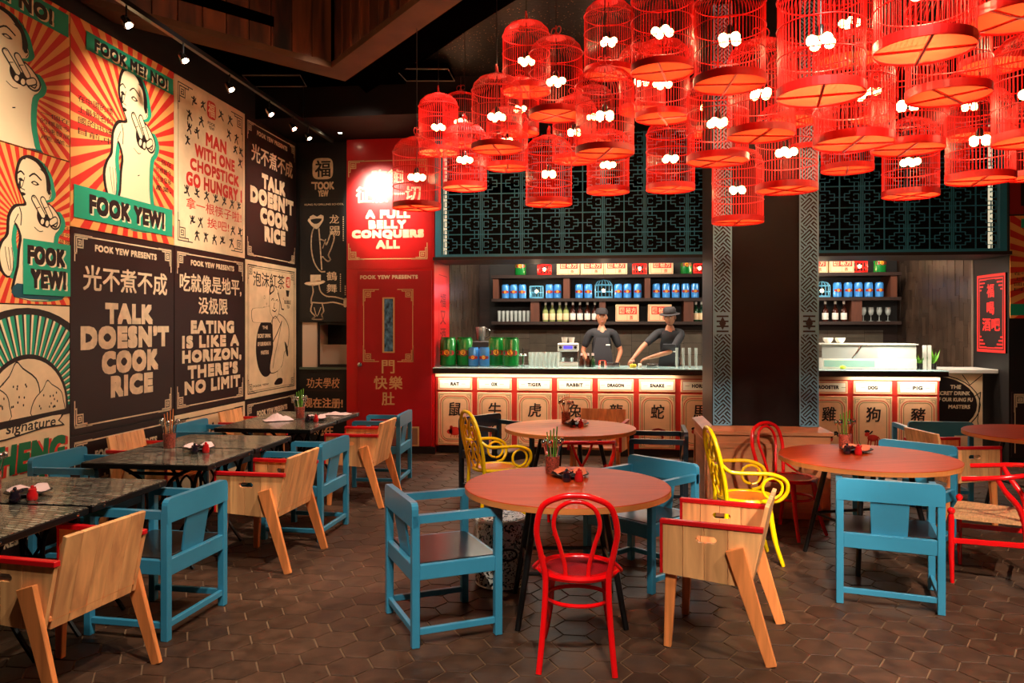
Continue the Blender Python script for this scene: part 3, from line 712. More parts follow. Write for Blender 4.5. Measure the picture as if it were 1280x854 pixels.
a.poly('ribbon', [(.0, .58), (w, .655), (w, .70), (.0, .64)], ink, 12)
a.poly('ribbon', smoothpts([(.76, .535), (1.0, .55), (1.25, .575), (1.47, .57), (1.41, .615), (1.46, .67), (1.2, .665), (.95, .635), (.76, .625)], 2), ink, 13); a.poly('ribbon', smoothpts([(.77, .546), (1.0, .561), (1.25, .586), (1.44, .582), (1.39, .615), (1.43, .658), (1.2, .653), (.95, .623), (.77, .614)], 2), cream2, 14)
a.text('ribbon', 'signature', .86, .555, 1.36, .65, ink, 15, .012, .15)
for dx, m, d in ((.03, pred, 11), (0, pgreen, 13)): a.text('lettering', 'CHENG', .60+dx, .28-dx*.3, 1.46+dx, .50-dx*.3, m, d, .06, .12)
for dx, m, d in ((.03, pred, 11), (0, pgreen, 13)): a.text('lettering', 'TEA', .8+dx, .06-dx*.3, 1.3+dx, .24-dx*.3, m, d, .06, .12)
a.build(t)
# man with one chopstick
t, a = poster('cream poster with kung fu silhouettes and red words about one chopstick', (XL, 7.245, ZM), R(90), 1.5, ZT-ZM, cream)
w, h = 1.5, ZT-ZM; corners(a, w, h, .06, .13, ink, .011, full=False)
a.rect('fret_border#1', .06, .34, .066, h-.34, ink); a.rect('fret_border#2', w-.066, .34, w-.06, h-.34, ink)
def rr(x, y, s): return [(x+s*.5*math.copysign(abs(math.cos(R(k*10)))**.5, math.cos(R(k*10))), y+s*.5*math.copysign(abs(math.sin(R(k*10)))**.5, math.sin(R(k*10)))) for k in range(36)]
def seal(a, g, x, y, s, m, m2, d=2):
    a.poly(g, rr(x, y, s), m, d)
    a.text(g, '福', x-.38*s, y-.4*s, x+.38*s, y+.4*s, m2, d+1, .03)
seal(a, 'seal', .72, h-.17, .19, pred, cream2)
a.text('lettering', 'FOOK', .64, h-.335, .80, h-.30, ink, 3, .02); a.text('lettering', 'YEW', .66, h-.38, .78, h-.345, ink, 3, .02)
rowtext(a, 'lettering', [('MAN', w*.4, h*.66, w*.7, h*.745), ('WITH ONE', w*.25, h*.565, w*.83, h*.645), ('CHOPSTICK', w*.19, h*.475, w*.9, h*.55), ('GO HUNGRY !', w*.14, h*.375, w*.95, h*.46)], pred, 3, .05)
a.text('lettering', '拿一根筷子啦!', w*.14, h*.235, w*.94, h*.305, pred, 3, .012); a.text('lettering', '挨吧!', w*.42, h*.15, w*.74, h*.215, pred, 3, .012)
rg = random.Random(4)
def fighter(a, x, y, s, m):
    a.c += 1; G = 'fighter#%d' % a.c
    L = lambda P, wd: a.line(G, [(x+p[0]*s, y+p[1]*s) for p in P], wd*s*1.7, m, 3)
    q = rg.choice((-1, 1)); j = lambda: rg.uniform(-.12, .12)
    a.poly(G, ell(x+j()*s*.3, y+.40*s, .085*s, .1*s, 8), m, 3)
    L([(0, .32), (j()*.4, -.02)], .16); L([(0, .26), (q*.22, .2+j()), (q*.42, .34+j())], .08); L([(0, .26), (-q*.2, .16+j()), (-q*.34, .3+j()*2)], .08)
    L([(0, 0), (q*(.2+j()), -.18+j()), (q*(.36+j()), -.44+j())], .1); L([(0, 0), (-q*(.18+j()), -.16), (-q*(.42+j()), -.3+j()*2)], .1)
for v, us in ((.90, (.24, .36, .62, .76)), (.80, (.18, .34, .74, .86)), (.72, (.18, .28, .84, .93)), (.64, (.16, .92)), (.345, (.15, .28, .41, .54, .67, .79, .90)), (.17, (.22, .33, .80, .92)), (.085, (.28, .40, .52, .64, .78))):
    for u in us: fighter(a, w*u, h*v, .105, ink)
a.build(t)
talk('upper black poster reading TALK DOESN’T COOK RICE, next to the room corner', 8.765, ZM, 1.5, ZT-ZM)
talk('lower black poster reading TALK DOESN’T COOK RICE, right of the bun poster', 5.74, .83, 1.49, 1.65)
horizon('black poster reading EATING IS LIKE A HORIZON, THERE’S NO LIMIT', 7.245, .83, 1.5, 1.65)
# bubble tea poster
t, a = poster('cream bubble tea poster with a long-robed man holding a black disc', (XL, 8.765, .83), R(90), 1.5, 1.65, cream)
w, h = 1.5, 1.65; corners(a, w, h, .055, .11, ink, .009); a.frame('fret_border', .055, .055, w-.055, h-.055, .008, ink); a.frame('fret_border', .08, .08, w-.08, h-.08, .004, ink)
a.text('lettering', '泡沫紅茶', w*.13, h*.815, w*.74, h*.925, ink, 3, .01); seal(a, 'seal', w*.82, h*.875, .14, pred, cream2)
rowtext(a, 'lettering', [('BUBBLE', w*.74, h*.70, w*.88, h*.73), ('TEA', w*.79, h*.665, w*.85, h*.69)], ink, 3, .02); a.poly('lettering', [(w*.77, h*.81), (w*.85, h*.81), (w*.83, h*.76), (w*.79, h*.76)], ink, 3)
F = lambda P, m, d, k=3: a.poly('figure', [(p[0]*w, p[1]*h) for p in smoothpts(P, k)], m, d)
L = lambda P, wd=.011, d=9: a.line('figure', [(p[0]*w, p[1]*h) for p in smoothpts(P, 3, False)], wd, ink, d)
def outl(P, d, k=3, e=.012):
    F(P, ink, d, k); cx = sum(p[0] for p in P)/len(P); cy = sum(p[1] for p in P)/len(P)
    F([(cx+(p[0]-cx)*(1-e*4), cy+(p[1]-cy)*(1-e*2.2)) for p in P], cream, d+1, k)
F(ell(.37, .36, .19, .22, 24), ink, 2)
rows = [('THE', .30, .50, .40, .525), ('SECRET DRINK', .21, .435, .46, .465), ('OF OUR KUNG FU', .21, .375, .46, .405), ('MASTERS', .27, .31, .42, .34)]
for s, x0, y0, x1, y1 in rows: a.text('disc_lettering', s, x0*w, y0*h, x1*w, y1*h, print_cream, 4, .04, .0)
outl([(.10, .60), (.12, .65), (.30, .66), (.47, .67), (.50, .56), (.38, .55), (.15, .55), (.11, .565)], 3); 
outl([(.50, .60), (.62, .62), (.76, .58), (.84, .50), (.82, .36), (.74, .31), (.70, .22), (.60, .17), (.46, .16), (.44, .22), (.50, .36), (.49, .48)], 5)
outl([(.43, .70), (.44, .80), (.50, .84), (.60, .80), (.64, .70), (.62, .62), (.55, .58), (.48, .60), (.44, .64)], 7)
F([(.43, .76), (.44, .82), (.50, .845), (.53, .80), (.48, .775)], ink, 9, 2); F([(.45, .78), (.46, .815), (.50, .83), (.51, .80)], cream, 10, 2)
L([(.60, .78), (.66, .70), (.68, .66), (.72, .655)], .018); L([(.47, .72), (.50, .735), (.52, .72)]); L([(.56, .72), (.585, .73), (.605, .715)]); L([(.53, .70), (.515, .665), (.54, .66)]); L([(.49, .645), (.54, .635), (.57, .65)], .014)
L([(.47, .56), (.55, .60), (.64, .55)]); L([(.50, .40), (.60, .48), (.68, .56)], .018); L([(.68, .56), (.60, .40), (.54, .30), (.50, .20)]); F([(.74, .40), (.80, .36), (.82, .28), (.78, .30)], ink, 9, 2)
outl([(.60, .18), (.61, .10), (.68, .10), (.68, .20)], 4, 2); F([(.54, .09), (.60, .115), (.69, .11), (.69, .07), (.58, .065), (.53, .072)], ink, 9, 2)
for x, y, r in ((.34, .74, .02), (.38, .69, .012), (.33, .66, .014), (.72, .74, .012)): a.line('figure', [(p[0], p[1]) for p in ell(x*w, y*h, r, r, 12)], .004, ink, 3, closed=True)
a.text('lettering', 'FOOK YEW', w*.13, h*.045+.05, w*.42, h*.06+.05, ink, 3, .03); a.build(t)
# bottom row, mostly behind chairs
for y0, m, m2, lab in ((5.74, pblack, print_cream, 'black poster below the TALK poster, mostly hidden by a wooden chair'), (7.245, cream, ink, 'cream poster with a stepped border below the HORIZON poster'), (8.765, pblack, print_cream, 'black poster low on the wall under the bubble tea poster'), (4.2, pblack, print_cream, 'black strip low on the wall under the bun poster')):
    hh = .8 if y0 != 4.2 else .34
    t, a = poster(lab, (XL, y0, .01 if y0 != 4.2 else 0), R(90), 1.5, hh, m); z = .1
    for sx, x in ((1, .05), (-1, 1.45)): a.key('fret_border', x, hh-.05, sx, -1, z, .011, m2)
    a.rect('fret_border', .05, hh-.062, 1.45, hh-.05, m2)
    if m is pblack: a.text('lettering', 'FOOK YEW PRESENTS', .3, hh-.22, 1.2, hh-.15, m2, 3, .05)
    else:
        for k in range(3): fighter(a, .35+k*.4, hh-.22, .14, m2)
    if hh > .5: a.text('lettering', '吃就像是地平', .2, .25, 1.3, .45, m2, 3, .03)
    a.build(t)
# ---- black corner boards
def bp(x, y, Y=10.3): return px(x, y, Y)
X0 = px(376, 400, 10.3)[0]; z1 = 4.13; z0 = px(400, 402, 10.3)[1]; W = -3.5-X0
t, a = poster('tall black signboard in the corner with a cream seal logo and noodle-bowl limb drawings', (X0, 10.299, z0), 0, W, z1-z0, wallblack, 'signboard', 'sign', .03)
h = z1-z0; w = W
seal(a, 'logo', w*.48, h*.875, .29, print_cream, wallblack)
a.text('logo', 'TOOK', w*.28, h*.755, w*.72, h*.80, print_cream, 3, .04); a.text('logo', 'YEW', w*.38, h*.715, w*.60, h*.752, print_cream, 3, .04); a.poly('logo', [(w*.24, h*.8), (w*.30, h*.8), (w*.30, h*.79), (w*.24, h*.79)], print_cream, 3)
a.rect('logo', 0, h*.70, w, h*.7025, darkwood, 3); a.text('lettering', 'KUNG FU DRILLING SCHOOL', w*.1, h*.665, w*.92, h*.676, print_cream, 3, .02)
Lw = lambda P, wd=.018, cl=False, g='drawing': a.line(g, [(p[0]*w, p[1]*h) for p in smoothpts(P, 3, cl)], wd, print_cream, 3, closed=cl)
Fw = lambda P, g='drawing', m=None, d=3: a.poly(g, [(p[0]*w, p[1]*h) for p in smoothpts(P, 2)], m or print_cream, d)
Fw([(.18, .59), (.50, .60), (.44, .555), (.36, .53), (.28, .54), (.20, .565)]); Fw([(.22, .585), (.46, .59), (.40, .565), (.30, .56)], m=wallblack, d=4); Fw([(.2, .593), (.28, .612), (.36, .60), (.44, .612), (.50, .598)], d=5)
Lw([(.30, .54), (.25, .50), (.24, .42), (.30, .34), (.42, .29), (.52, .285)]); Lw([(.40, .53), (.42, .46), (.44, .38), (.46, .30)]); Lw([(.44, .47), (.52, .46), (.56, .44), (.66, .51), (.72, .48), (.66, .42), (.60, .38), (.64, .355), (.58, .345), (.48, .37)]); Lw([(.48, .42), (.54, .47)], .01)
a.text('lettering', '龙', w*.62, h*.56, w*.82, h*.61, print_cream, 3, .01); a.text('lettering', '踢', w*.62, h*.49, w*.84, h*.545, print_cream, 3, .01)
Fw([(.13, .225), (.50, .235), (.50, .22), (.30, .205), (.12, .212)]); a.rect('drawing', w*.22, h*.228, w*.44, h*.268, print_cream, 3)
Lw([(.26, .21), (.28, .17), (.24, .13), (.24, .105)]); Lw([(.40, .21), (.44, .17), (.56, .145), (.74, .14), (.94, .125)]); Lw([(.24, .11), (.50, .105), (.70, .11), (.92, .095)]); Fw([(.92, .13), (1.0-.01, .13), (.98, .085), (.92, .085)])
Lw([(.26, .105), (.23, .06), (.32, .03), (.26, .015), (.38, .012), (.48, .015), (.46, .04), (.50, .06), (.47, .10)]); Lw([(.30, .08), (.36, .03), (.44, .08)], .01)
a.text('lettering', '鶴', w*.56, h*.235, w*.78, h*.285, print_cream, 3, .01); a.text('lettering', '舞', w*.56, h*.165, w*.78, h*.215, print_cream, 3, .01)
for k, (q0, q1, xx) in enumerate(((.46, .61, .90), (.17, .285, .84), (.15, .22, .94))):
    n = int((q1-q0)/.012)
    for i in range(n): a.rect('side_print', w*xx, h*(q0+i*.012), w*(xx+.02), h*(q0+i*.012+.007), print_cream, 3)
a.build(t)
zz = px(400, 461, 10.3)[1]
t, a = poster('black board below the corner niche with four brush characters over an exclamation line', (X0, 10.299, .02), 0, W, zz-.03, wallblack, 'signboard', 'sign', .03)
cal = mat('brush_orange', (224, 160, 110), .5); hb = zz-.03; v = lambda y: px(400, y, 10.3)[1]-.02
a.text('lettering', '功夫學校', w*.13, v(485), w*.82, v(472), cal, 3, .01, .1); a.rect('shelf_line', w*.05, v(489), w*.95, v(487), darkwood, 3)
a.text('lettering', '现在注册!', w*.08, v(510), w*.9, v(497), cal, 3, .04); a.text('lettering', '现在', w*.3, v(545), w*.7, v(530), cal, 3, .04); a.build(t)
# ---- red wall art
def redart(label, x0, z0, w, h):
    t = thing('wall_print', label, 'wall print', (x0, 10.199, z0)); return t, Art(.0)
RX = -3.49
Rp = lambda x, y: px(x, y, 10.2)
u = lambda x: Rp(x, 300)[0]-RX; v = lambda y: Rp(500, y)[1]
t = thing('wall_print', 'cream lettering and fretted frame on the upper red wall, A FULL BELLY CONQUERS ALL', 'wall print', (RX, 10.199, 0)); a = Art(0)
x0, x1, y0, y1 = u(436), u(534), v(324), v(200)
MB().box(.01, 1.18, -.006, 0, v(336), v(175), wallred).build('panel', t); a.th = .006
for cxx, cyy, sx, sy in ((x0, y0, 1, 1), (x1, y0, -1, 1), (x0, y1, 1, -1), (x1, y1, -1, -1)): a.key('fret_border', cxx, cyy, sx, sy, .1, .011, goldp)
a.rect('fret_border', x0, y0, x1, y0+.012, goldp); a.rect('fret_border', x0, y1-.012, x1, y1, goldp)
a.text('lettering', '吃飽', u(465), v(229), u(505), v(211), print_cream, 3, .03); a.text('lettering', '征服一切', u(445), v(253), u(526), v(232), print_cream, 3, .03)
for s, p0, q0, p1, q1 in (('A FULL', 457, 273, 513, 262), ('BELLY', 461, 286, 508, 275), ('CONQUERS', 440, 299, 530, 287), ('ALL', 470, 311, 500, 300)): a.text('lettering', s, u(p0), v(q0), u(p1), v(q1), print_cream, 3, .075)
a.build(t)
# door with slit window
D = thing('door_1'); D.location = (RX+.16, 10.2, 0); struct(D); dw = u(540)-.16; dz = v(339)
sx0, sx1, sz0, sz1 = u(480)-.16, u(493)-.16, v(440), v(373)
doorred = mat('door_red', (178, 14, 26), .4); vary(doorred, (1.5, 1.5, 1.5), .14)
MB().box(0, sx0, -.03, 0, .1, dz, doorred).box(sx1, dw, -.03, 0, .1, dz, doorred).box(sx0, sx1, -.03, 0, .1, sz0, doorred).box(sx0, sx1, -.03, 0, sz1, dz, doorred).build('leaf', D)
MB().box(sx0-.012, sx0+.008, -.036, -.0, sz0-.01, sz1+.01, goldp).box(sx1-.008, sx1+.012, -.036, 0, sz0-.01, sz1+.01, goldp).box(sx0, sx1, -.036, 0, sz1-.005, sz1+.012, goldp).box(sx0, sx1, -.036, 0, sz0-.012, sz0+.005, goldp).build('window_frame', D)
slit = mat('slit_glass', (60, 120, 200), .1); vary(slit, (22, 1, 13), .5, 0, 3, colors=((10, 12, 26), (110, 175, 235)))
MB().box(sx0, sx1, -.012, -.004, sz0, sz1, slit).build('pane', D)
MB().lathe([(.012, 0), (.03, .01), (.03, .03), (.012, .04)], chrome, 12, M=Matrix.Translation((.04, -.035, v(456))) @ Matrix.Rotation(R(90), 4, 'X')).build('knob', D, smooth=True)
a = Art(.03); o = .16
x0, x1, y0, y1 = u(455)-o, u(517)-o, v(452), v(362)
for cxx, cyy, sx, sy in ((x0, y0, 1, 1), (x1, y0, -1, 1), (x0, y1, 1, -1), (x1, y1, -1, -1)): a.key('fret_border', cxx, cyy, sx, sy, .1, .011, goldp)
a.rect('fret_border', x0, y0, x0+.01, y1, goldp); a.rect('fret_border', x1-.01, y0, x1, y1, goldp)
a.text('lettering', 'FOOK YEW PRESENTS', u(451)-o, v(349), u(523)-o, v(344), print_cream, 3, .06)
for s, p0, q0, p1, q1 in (('門', 478, 467, 494, 450), ('快', 468, 487, 485, 470), ('樂', 487, 487, 504, 470), ('肚', 478, 507, 494, 490)): a.text('lettering', s, u(p0)-o, v(q0), u(p1)-o, v(q1), goldp, 3, .03)
a.build(D)
t = thing('vent_panel', 'low tan vent panel with a pale rim at the foot of the red door', 'vent', (RX+u(478), 10.16, .1)); pwid = u(525)-u(478)
MB().box(0, pwid, -.012, 0, 0, .26, mat('vent_tan', (150, 110, 84), .6)).build('sheet', t); a = Art(.012); a.frame('rim', 0, 0, pwid, .26, .02, goldp, 2); a.build(t)
for k, (xa, xb, ya) in enumerate(((RX, -2.40, 10.19),)): struct(MB().box(xa, -2.27, ya-.03, ya+.01, 0, .09, ink).build('baseboard_back'))
# dark vertical writing on the red return
t = thing('wall_print', 'dark vertical writing on the narrow red return beside the bar', 'wall print', (-2.289, 10.45, 1.2), R(90)); a = Art(0)
for k, ch in enumerate('福又酒吧'): a.text('lettering', ch, .12, .75-k*.24, .5, .95-k*.24, mat('dark_red_print', (96, 10, 14), .5), 2, .03)
a.frame('rim', .04, -.08, .6, 1.2, .012, MATS['dark_red_print']); a.build(t)
# ---- right side: hanging red sign on the return, sheets on the wall beyond
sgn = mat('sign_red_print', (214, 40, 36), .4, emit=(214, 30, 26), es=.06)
zt, zb = 2.35, 1.36
t = thing('hanging_sign', 'narrow black sign with red stepped border and stacked red characters right of bar', 'sign', (bw1-.001, 10.98, zb), R(-90))
w, h = .74, zt-zb; MB().box(0, w, -.02, 0, 0, h, ink).build('board', t); a = Art(.02)
a.frame('stepped_border', .0, .0, w, h, .035, sgn); a.frame('stepped_border', .06, .05, w-.06, h-.05, .012, sgn)
for cxx, cyy, sx, sy in ((.06, .05, 1, 1), (w-.06, .05, -1, 1), (.06, h-.05, 1, -1), (w-.06, h-.05, -1, -1)):
    for q in range(4): a.rect('stepped_border', min(cxx, cxx+sx*(.20-q*.045)), min(cyy+sy*q*.045, cyy+sy*(q*.045+.02)), max(cxx, cxx+sx*(.20-q*.045)), max(cyy+sy*q*.045, cyy+sy*(q*.045+.02)), sgn, 2)
a.text('lettering', '福', w*.36, h*.70, w*.62, h*.88, sgn, 3, .04); a.text('lettering', '喝', w*.36, h*.48, w*.62, h*.65, sgn, 3, .04); a.text('lettering', '酒吧', w*.2, h*.27, w*.82, h*.44, sgn, 3, .04); a.build(t)
x0 = px(1262, 300, 10.2)[0]
q = lambda y: px(1270, y, 10.2)[1]
sunposter('sunburst poster at the right edge of the room with a teal banner', (x0, 10.199, q(398)), 0, 1.5, q(270)-q(398), lambda p: (p[0]*1.3+.1, p[1]*1.2), [(.0, .03, .97, .14, [('FOOK YEW!', .12, .2, .9, .82)]), (.08, .88, .97, .97, [('FOOK ME? NO!', .08, .16, .92, .84)])], .6, .5, 40, tl=((.03, .3, .42), (.8, .97, .42)))
t, a = poster('red-framed dark sheet above the sunburst poster at the right edge', (x0, 10.199, q(268)), 0, 1.5, 1.05, mat('dull_red', (150, 26, 24), .5)); a.rect('dark_field', .12, .1, 1.4, .95, ink, 2); a.build(t)
t, a = poster('black poster with a pale fretted corner low at the right edge', (x0+.02, 10.199, .1), 0, 1.4, q(490)-.1, pblack); hh = q(490)-.1
for sx, x in ((1, .03), (-1, 1.37)): a.key('fret_border', x, hh-.03, sx, -1, .1, .014, print_cream)
a.rect('fret_border', .03, .05, .04, hh-.05, print_cream); a.rect('fret_border', .03, hh-.042, 1.37, hh-.03, print_cream)
a.poly('figure', ell(.3, hh-.3, .1, .12, 16), mat('figure_orange', (190, 110, 70), .5), 3); a.text('lettering', 'SIGN', .1, hh-.62, .9, hh-.48, print_cream, 3, .05); a.build(t)
# ================================================================== BAR
BF = 10.25; P0 = -2.28; pit = .5286
bar = thing('bar_counter', 'long bar counter with red and cream zodiac cabinet fronts and a dark top edge', 'bar counter', (P0, BF, 0))
Wb = pit*12
MB().box(0, Wb, .01, .55, .1, 1.06, panelred).build('carcass', bar)
MB().box(.03, Wb, .06, .5, 0, .1, ink).build('kick_board', bar)
MB().box(-.0, Wb+.04, -.17, .62, 1.075, 1.135, darkwood, c=.004).build('counter_slab', bar)
MB().box(0, Wb+.04, -.18, .64, 1.136, 1.15, glasstop, c=.003).build('glass_top', bar)
MB().box(-.0, Wb, -.02, .01, 1.02, 1.06, panel).build('top_rail', bar)
names = ['RAT', 'OX', 'TIGER', 'RABBIT', 'DRAGON', 'SNAKE', 'HORSE', 'GOAT', 'MONKEY', 'ROOSTER', 'DOG', 'PIG']
glyph = '鼠牛虎兔龍蛇馬羊猴雞狗豬'
def rrect(x0, y0, x1, y1, r, n=4):
    out = []
    for cx, cy, a0 in ((x1-r, y1-r, 0), (x0+r, y1-r, 90), (x0+r, y0+r, 180), (x1-r, y0+r, 270)):
        for i in range(n+1): a = R(a0+90*i/n); out.append((cx+r*math.cos(a), cy+r*math.sin(a)))
    return out
def animal(a, k, x, y, s):
    E = lambda cx, cy, rx, ry, m=pred, d=4, rot=0: a.poly('animal', ell(x+cx*s, y+cy*s, rx*s, ry*s, 14, rot), m, d)
    L = lambda P, wd, m=pred, d=4: a.line('animal', [(x+p[0]*s, y+p[1]*s) for p in smoothpts(P, 3, False)], wd*s, m, d)
    if k == 0: E(0, 0, .5, .36); E(-.42, -.05, .26, .2); E(-.3, .3, .14, .16); E(-.5, .02, .04, .04, ink, 5); L([(.45, .1), (.62, .5), (.35, .75), (.5, 1.1)], .03, ink); [L([(q, -.3), (q-.06, -.5)], .05) for q in (-.3, 0, .2, .35)]
    elif k in (1, 6, 7, 10): E(0, 0, .42, .26); E(-.42, .28, .2, .16, rot=.5); [L([(q, -.1), (q-.05, -.62)], .1) for q in (-.32, -.12, .2, .36)]; L([(.4, .1), (.6, -.2)], .06); E(-.42, .5, .2, .12, ink, 3); L([(-.2, .35), (-.05, .5)], .1, ink)
    elif k in (2, 8, 11): E(0, 0, .5, .3); E(-.42, .2, .22, .2); [L([(q, -.1), (q, -.5)], .12) for q in (-.4, -.15, .15, .4)]; [L([(q, .25), (q+.06, 0)], .04, ink, 5) for q in (-.15, .02, .2)]
    elif k == 3: E(0, -.1, .34, .3); E(-.2, .2, .2, .18); L([(-.22, .3), (-.28, .75)], .1); L([(-.1, .3), (-.02, .72)], .1)
    elif k in (4, 5): L([(-.5, -.4), (-.1, -.55), (.4, -.35), (.3, -.05), (-.3, .0), (-.35, .3), (.1, .42), (.5, .3)], .16); E(.52, .3, .14, .1); [L([(q, -.5+abs(q)*.3), (q+.04, -.35)], .03, ink, 5) for q in (-.3, -.1, .1, .3)]
    else: E(0, -.1, .34, .3); E(-.32, .3, .14, .16); L([(.2, .0), (.5, .4), (.7, .3)], .14, ink); L([(.2, -.05), (.55, .25), (.7, .1)], .08, ink, 5); [L([(q, -.3), (q, -.65)], .05) for q in (-.08, .12)]; L([(-.34, .45), (-.26, .55)], .08)
for k in range(12):
    x = k*pit
    dr_ = MB().box(x+.035, x+pit-.035, -.022, .01, .845, 1.005, panel, c=.004).build('drawer', bar)
    a = Art(.0225)
    a.rect('drawer_label', x+.055, .865, x+pit-.055, .985, panelred); a.rect('drawer_label', x+.06, .87, x+pit-.06, .98, glowlabel, 2)
    cw = x+pit/2; tw = .0165*len(names[k])+.008
    a.text('drawer_label', names[k], cw-tw, .903, cw+tw, .950, ink, 3, .06)
    for sx in (-1, 1): a.rect('drawer_label', cw+sx*(tw+.03)-(.055 if sx < 0 else 0), .923, cw+sx*(tw+.03)+(.055 if sx > 0 else 0), .929, panelgreen, 3)
    a.build(dr_)
    dd = MB().box(x+.035, x+pit-.035, -.022, .01, .115, .815, panel, c=.004).build('door', bar)
    a = Art(.0225); X0, X1 = x+.04, x+pit-.04
    a.frame('painted_border', X0+.006, .13, X1-.006, .80, .006, panelgreen)
    for q, (r, m, wd) in enumerate(((.10, panelred, .009), (.09, panelgreen, .009))):
        o = .032+q*.028; a.line('painted_border', rrect(X0+o, .145+o*.8, X1-o, .79-o*.8, r-.02*q), wd, m, 2+q, closed=True)
    for cx_, cy_, sx, sy in ((X0+.02, .15, 1, 1), (X1-.02, .15, -1, 1), (X0+.02, .78, 1, -1), (X1-.02, .78, -1, -1)):
        a.line('painted_border', [(cx_, cy_+sy*.05), (cx_, cy_), (cx_+sx*.05, cy_)], .007, panelgreen, 2); a.line('painted_border', [(cx_+sx*.014, cy_+sy*.035), (cx_+sx*.035, cy_+sy*.014)], .006, panelgreen, 2)
    a.text('character', glyph[k], cw-.085, .50, cw+.085, .685, ink, 5, .025, .06)
    animal(a, k, cw, .30, .16); a.build(dd)
# right end of the bar
xe0, xe1 = P0+Wb, px(1228, 500, 10.55)[0]
e = thing('end_counter', 'pale end section of the bar with a black disc of cream lettering', 'counter', (xe0+.01, 10.5, 0))
w = xe1-xe0-.03
MB().box(0, w, 0, .5, .03, 1.10, cream).build('front_panel', e)
MB().box(-.05, w+.16, -.06, .55, 1.10, 1.15, white, c=.005).build('white_top', e)
a = Art(.0); cl = (0, .05, w, 1.08)
a.poly('black_disc', ell(.02, .70, w*.86, .36, 30), ink, 1, cl); a.line('black_disc', ell(.02, .70, w*.92, .38, 30), .012, ink, 1, closed=True, cl=cl)
for s, x0, y0, x1, y1 in (('THE', .20, .90, .32, .95), ('SECRET DRINK', .03, .82, .42, .87), ('OF OUR KUNG FU', .03, .74, .45, .79), ('MASTERS', .18, .65, .42, .70)): a.text('lettering', s, x0*w/.56, y0, x1*w/.56, y1, print_cream, 3, .04, .08)
a.line('drawing', [(w*.6, 1.08), (w*.75, .95), (w*.98, 1.07)], .01, ink, 2, cl=cl); a.line('drawing', [(w*.82, .8), (w*.96, .86), (w*.9, .5), (w*.96, .3)], .01, ink, 2, cl=cl); a.build(e)
# shelving unit
SY = 13.35
def sx(x): return px(x, 374, SY)[0]
def sz(y): return px(700, y, SY)[1]
U0, U1 = sx(614), sx(1127)
sh = thing('bar_shelf', 'long dark three-tier back-bar shelf behind the counter', 'shelf', (U0, SY, sz(402)))
ZS = [sz(402), sz(373), sz(343.5)]; base = ZS[0]
for z in ZS: MB().box(0, U1-U0, 0, .5, z-base-.055, z-base, darkwood, c=.003).build('shelf_board', sh)
MB().box(-.1, U1-U0+.1, .5, .53, -.1, 1.5, mat('shelf_back', (20, 13, 11), .6)).build('back_panel', sh)
for (a_, b_, lv) in ((616, 623, 1), (704, 712, 1), (806, 813, 1), (1114, 1122, 1), (663, 674, 0), (749, 757, 0), (855, 867, 0), (1065, 1078, 0), (886, 894, 1), (960, 968, 1), (960, 972, 0), (660, 661, 2)):
    if lv == 2: continue
    MB().box(sx(a_)-U0, sx(b_)-U0, .02, .5, ZS[lv]-base, ZS[lv+1]-base-.055, brownwood).build('divider', sh)
for lv, nm in ():
    st = MB().box(0, U1-U0-.1, 0, .02, 0, .015, mat('warm_led', (255, 220, 160), .5, emit=(255, 205, 140), es=3)).build('strip_light'); st.location = (U0+.05, SY+.04, ZS[lv+1]-.071)
    tag(st, 'thin warm light strip under the board above the %s bar shelf' % nm, 'light strip')
# cans
def make_can(name, r, h, m, label):
    t = thing(name, label, 'can')
    MB().lathe([(r*.82, 0), (r, h*.035), (r, h*.90), (r*.86, h*.96)], m, 20).build('body', t, smooth=True)
    MB().lathe([(r*.88, h*.955), (r*.88, h), (r*.78, h), (r*.78, h*.985), (0.001, h*.985)], m, 20).build('lid', t, smooth=True)
    mb = MB()
    def wrap(P, d, mm): mb.add([((r+d*.0012)*math.sin(p[0]/r), -(r+d*.0012)*math.cos(p[0]/r), p[1]) for p in P], [tuple(range(len(P)))], mm)
    def strip(x0, x1, z0, z1, d, mm):
        n = 6
        for i in range(n): wrap([(x0+(x1-x0)*i/n, z0), (x0+(x1-x0)*(i+1)/n, z0), (x0+(x1-x0)*(i+1)/n, z1), (x0+(x1-x0)*i/n, z1)], d, mm)
    c = h*.47
    for q in (-1, 0, 1):
        E_ = ell(q*r*.62, c, r*(.42 if q else .5), h*(.085 if q else .13), 14); wrap(E_, 1+abs(q)*.5, emb_red)
    wrap(ell(0, c+h*.01, r*.32, h*.09, 12), 2.5, emb_yel); wrap(ell(-r*.1, c+h*.03, r*.06, h*.018, 8), 3.5, ink); wrap(ell(r*.1, c+h*.03, r*.06, h*.018, 8), 3.5, ink); strip(-r*.12, r*.12, c-h*.035, c-h*.02, 3.5, emb_red)
    mb.build('emblem', t, recalc=False); return t
ORD = ['first', 'second', 'third', 'fourth', 'fifth', 'sixth', 'seventh', 'eighth', 'ninth', 'tenth', 'eleventh', 'twelfth', 'thirteenth', 'fourteenth', 'fifteenth', 'sixteenth', 'seventeenth', 'eighteenth', 'nineteenth', 'twentieth']
bcan = make_can('drink_can', .068, .245, canblue, ''); used = False
mid = [630.5, 641, 652, 686, 696.5, 723.5, 735, 773, 784.5, 797.5, 821, 833.5, 845.5, 858, 870]
right = [1050, 1063.5, 1076.5, 1089.5, 1103]
for lst, txt in ((mid, '%s light blue can from the left on the middle shelf left of the column'), (right, '%s light blue can from the left on the middle shelf right of the column')):
    for k, x in enumerate(lst):
        o = bcan if not used else dup(bcan, (0, 0, 0)); used = True
        o.location = (sx(x), SY+.15, ZS[1]); tag(o, txt % ORD[k], 'can', 'light blue cans on the middle shelf')
CT = 1.15
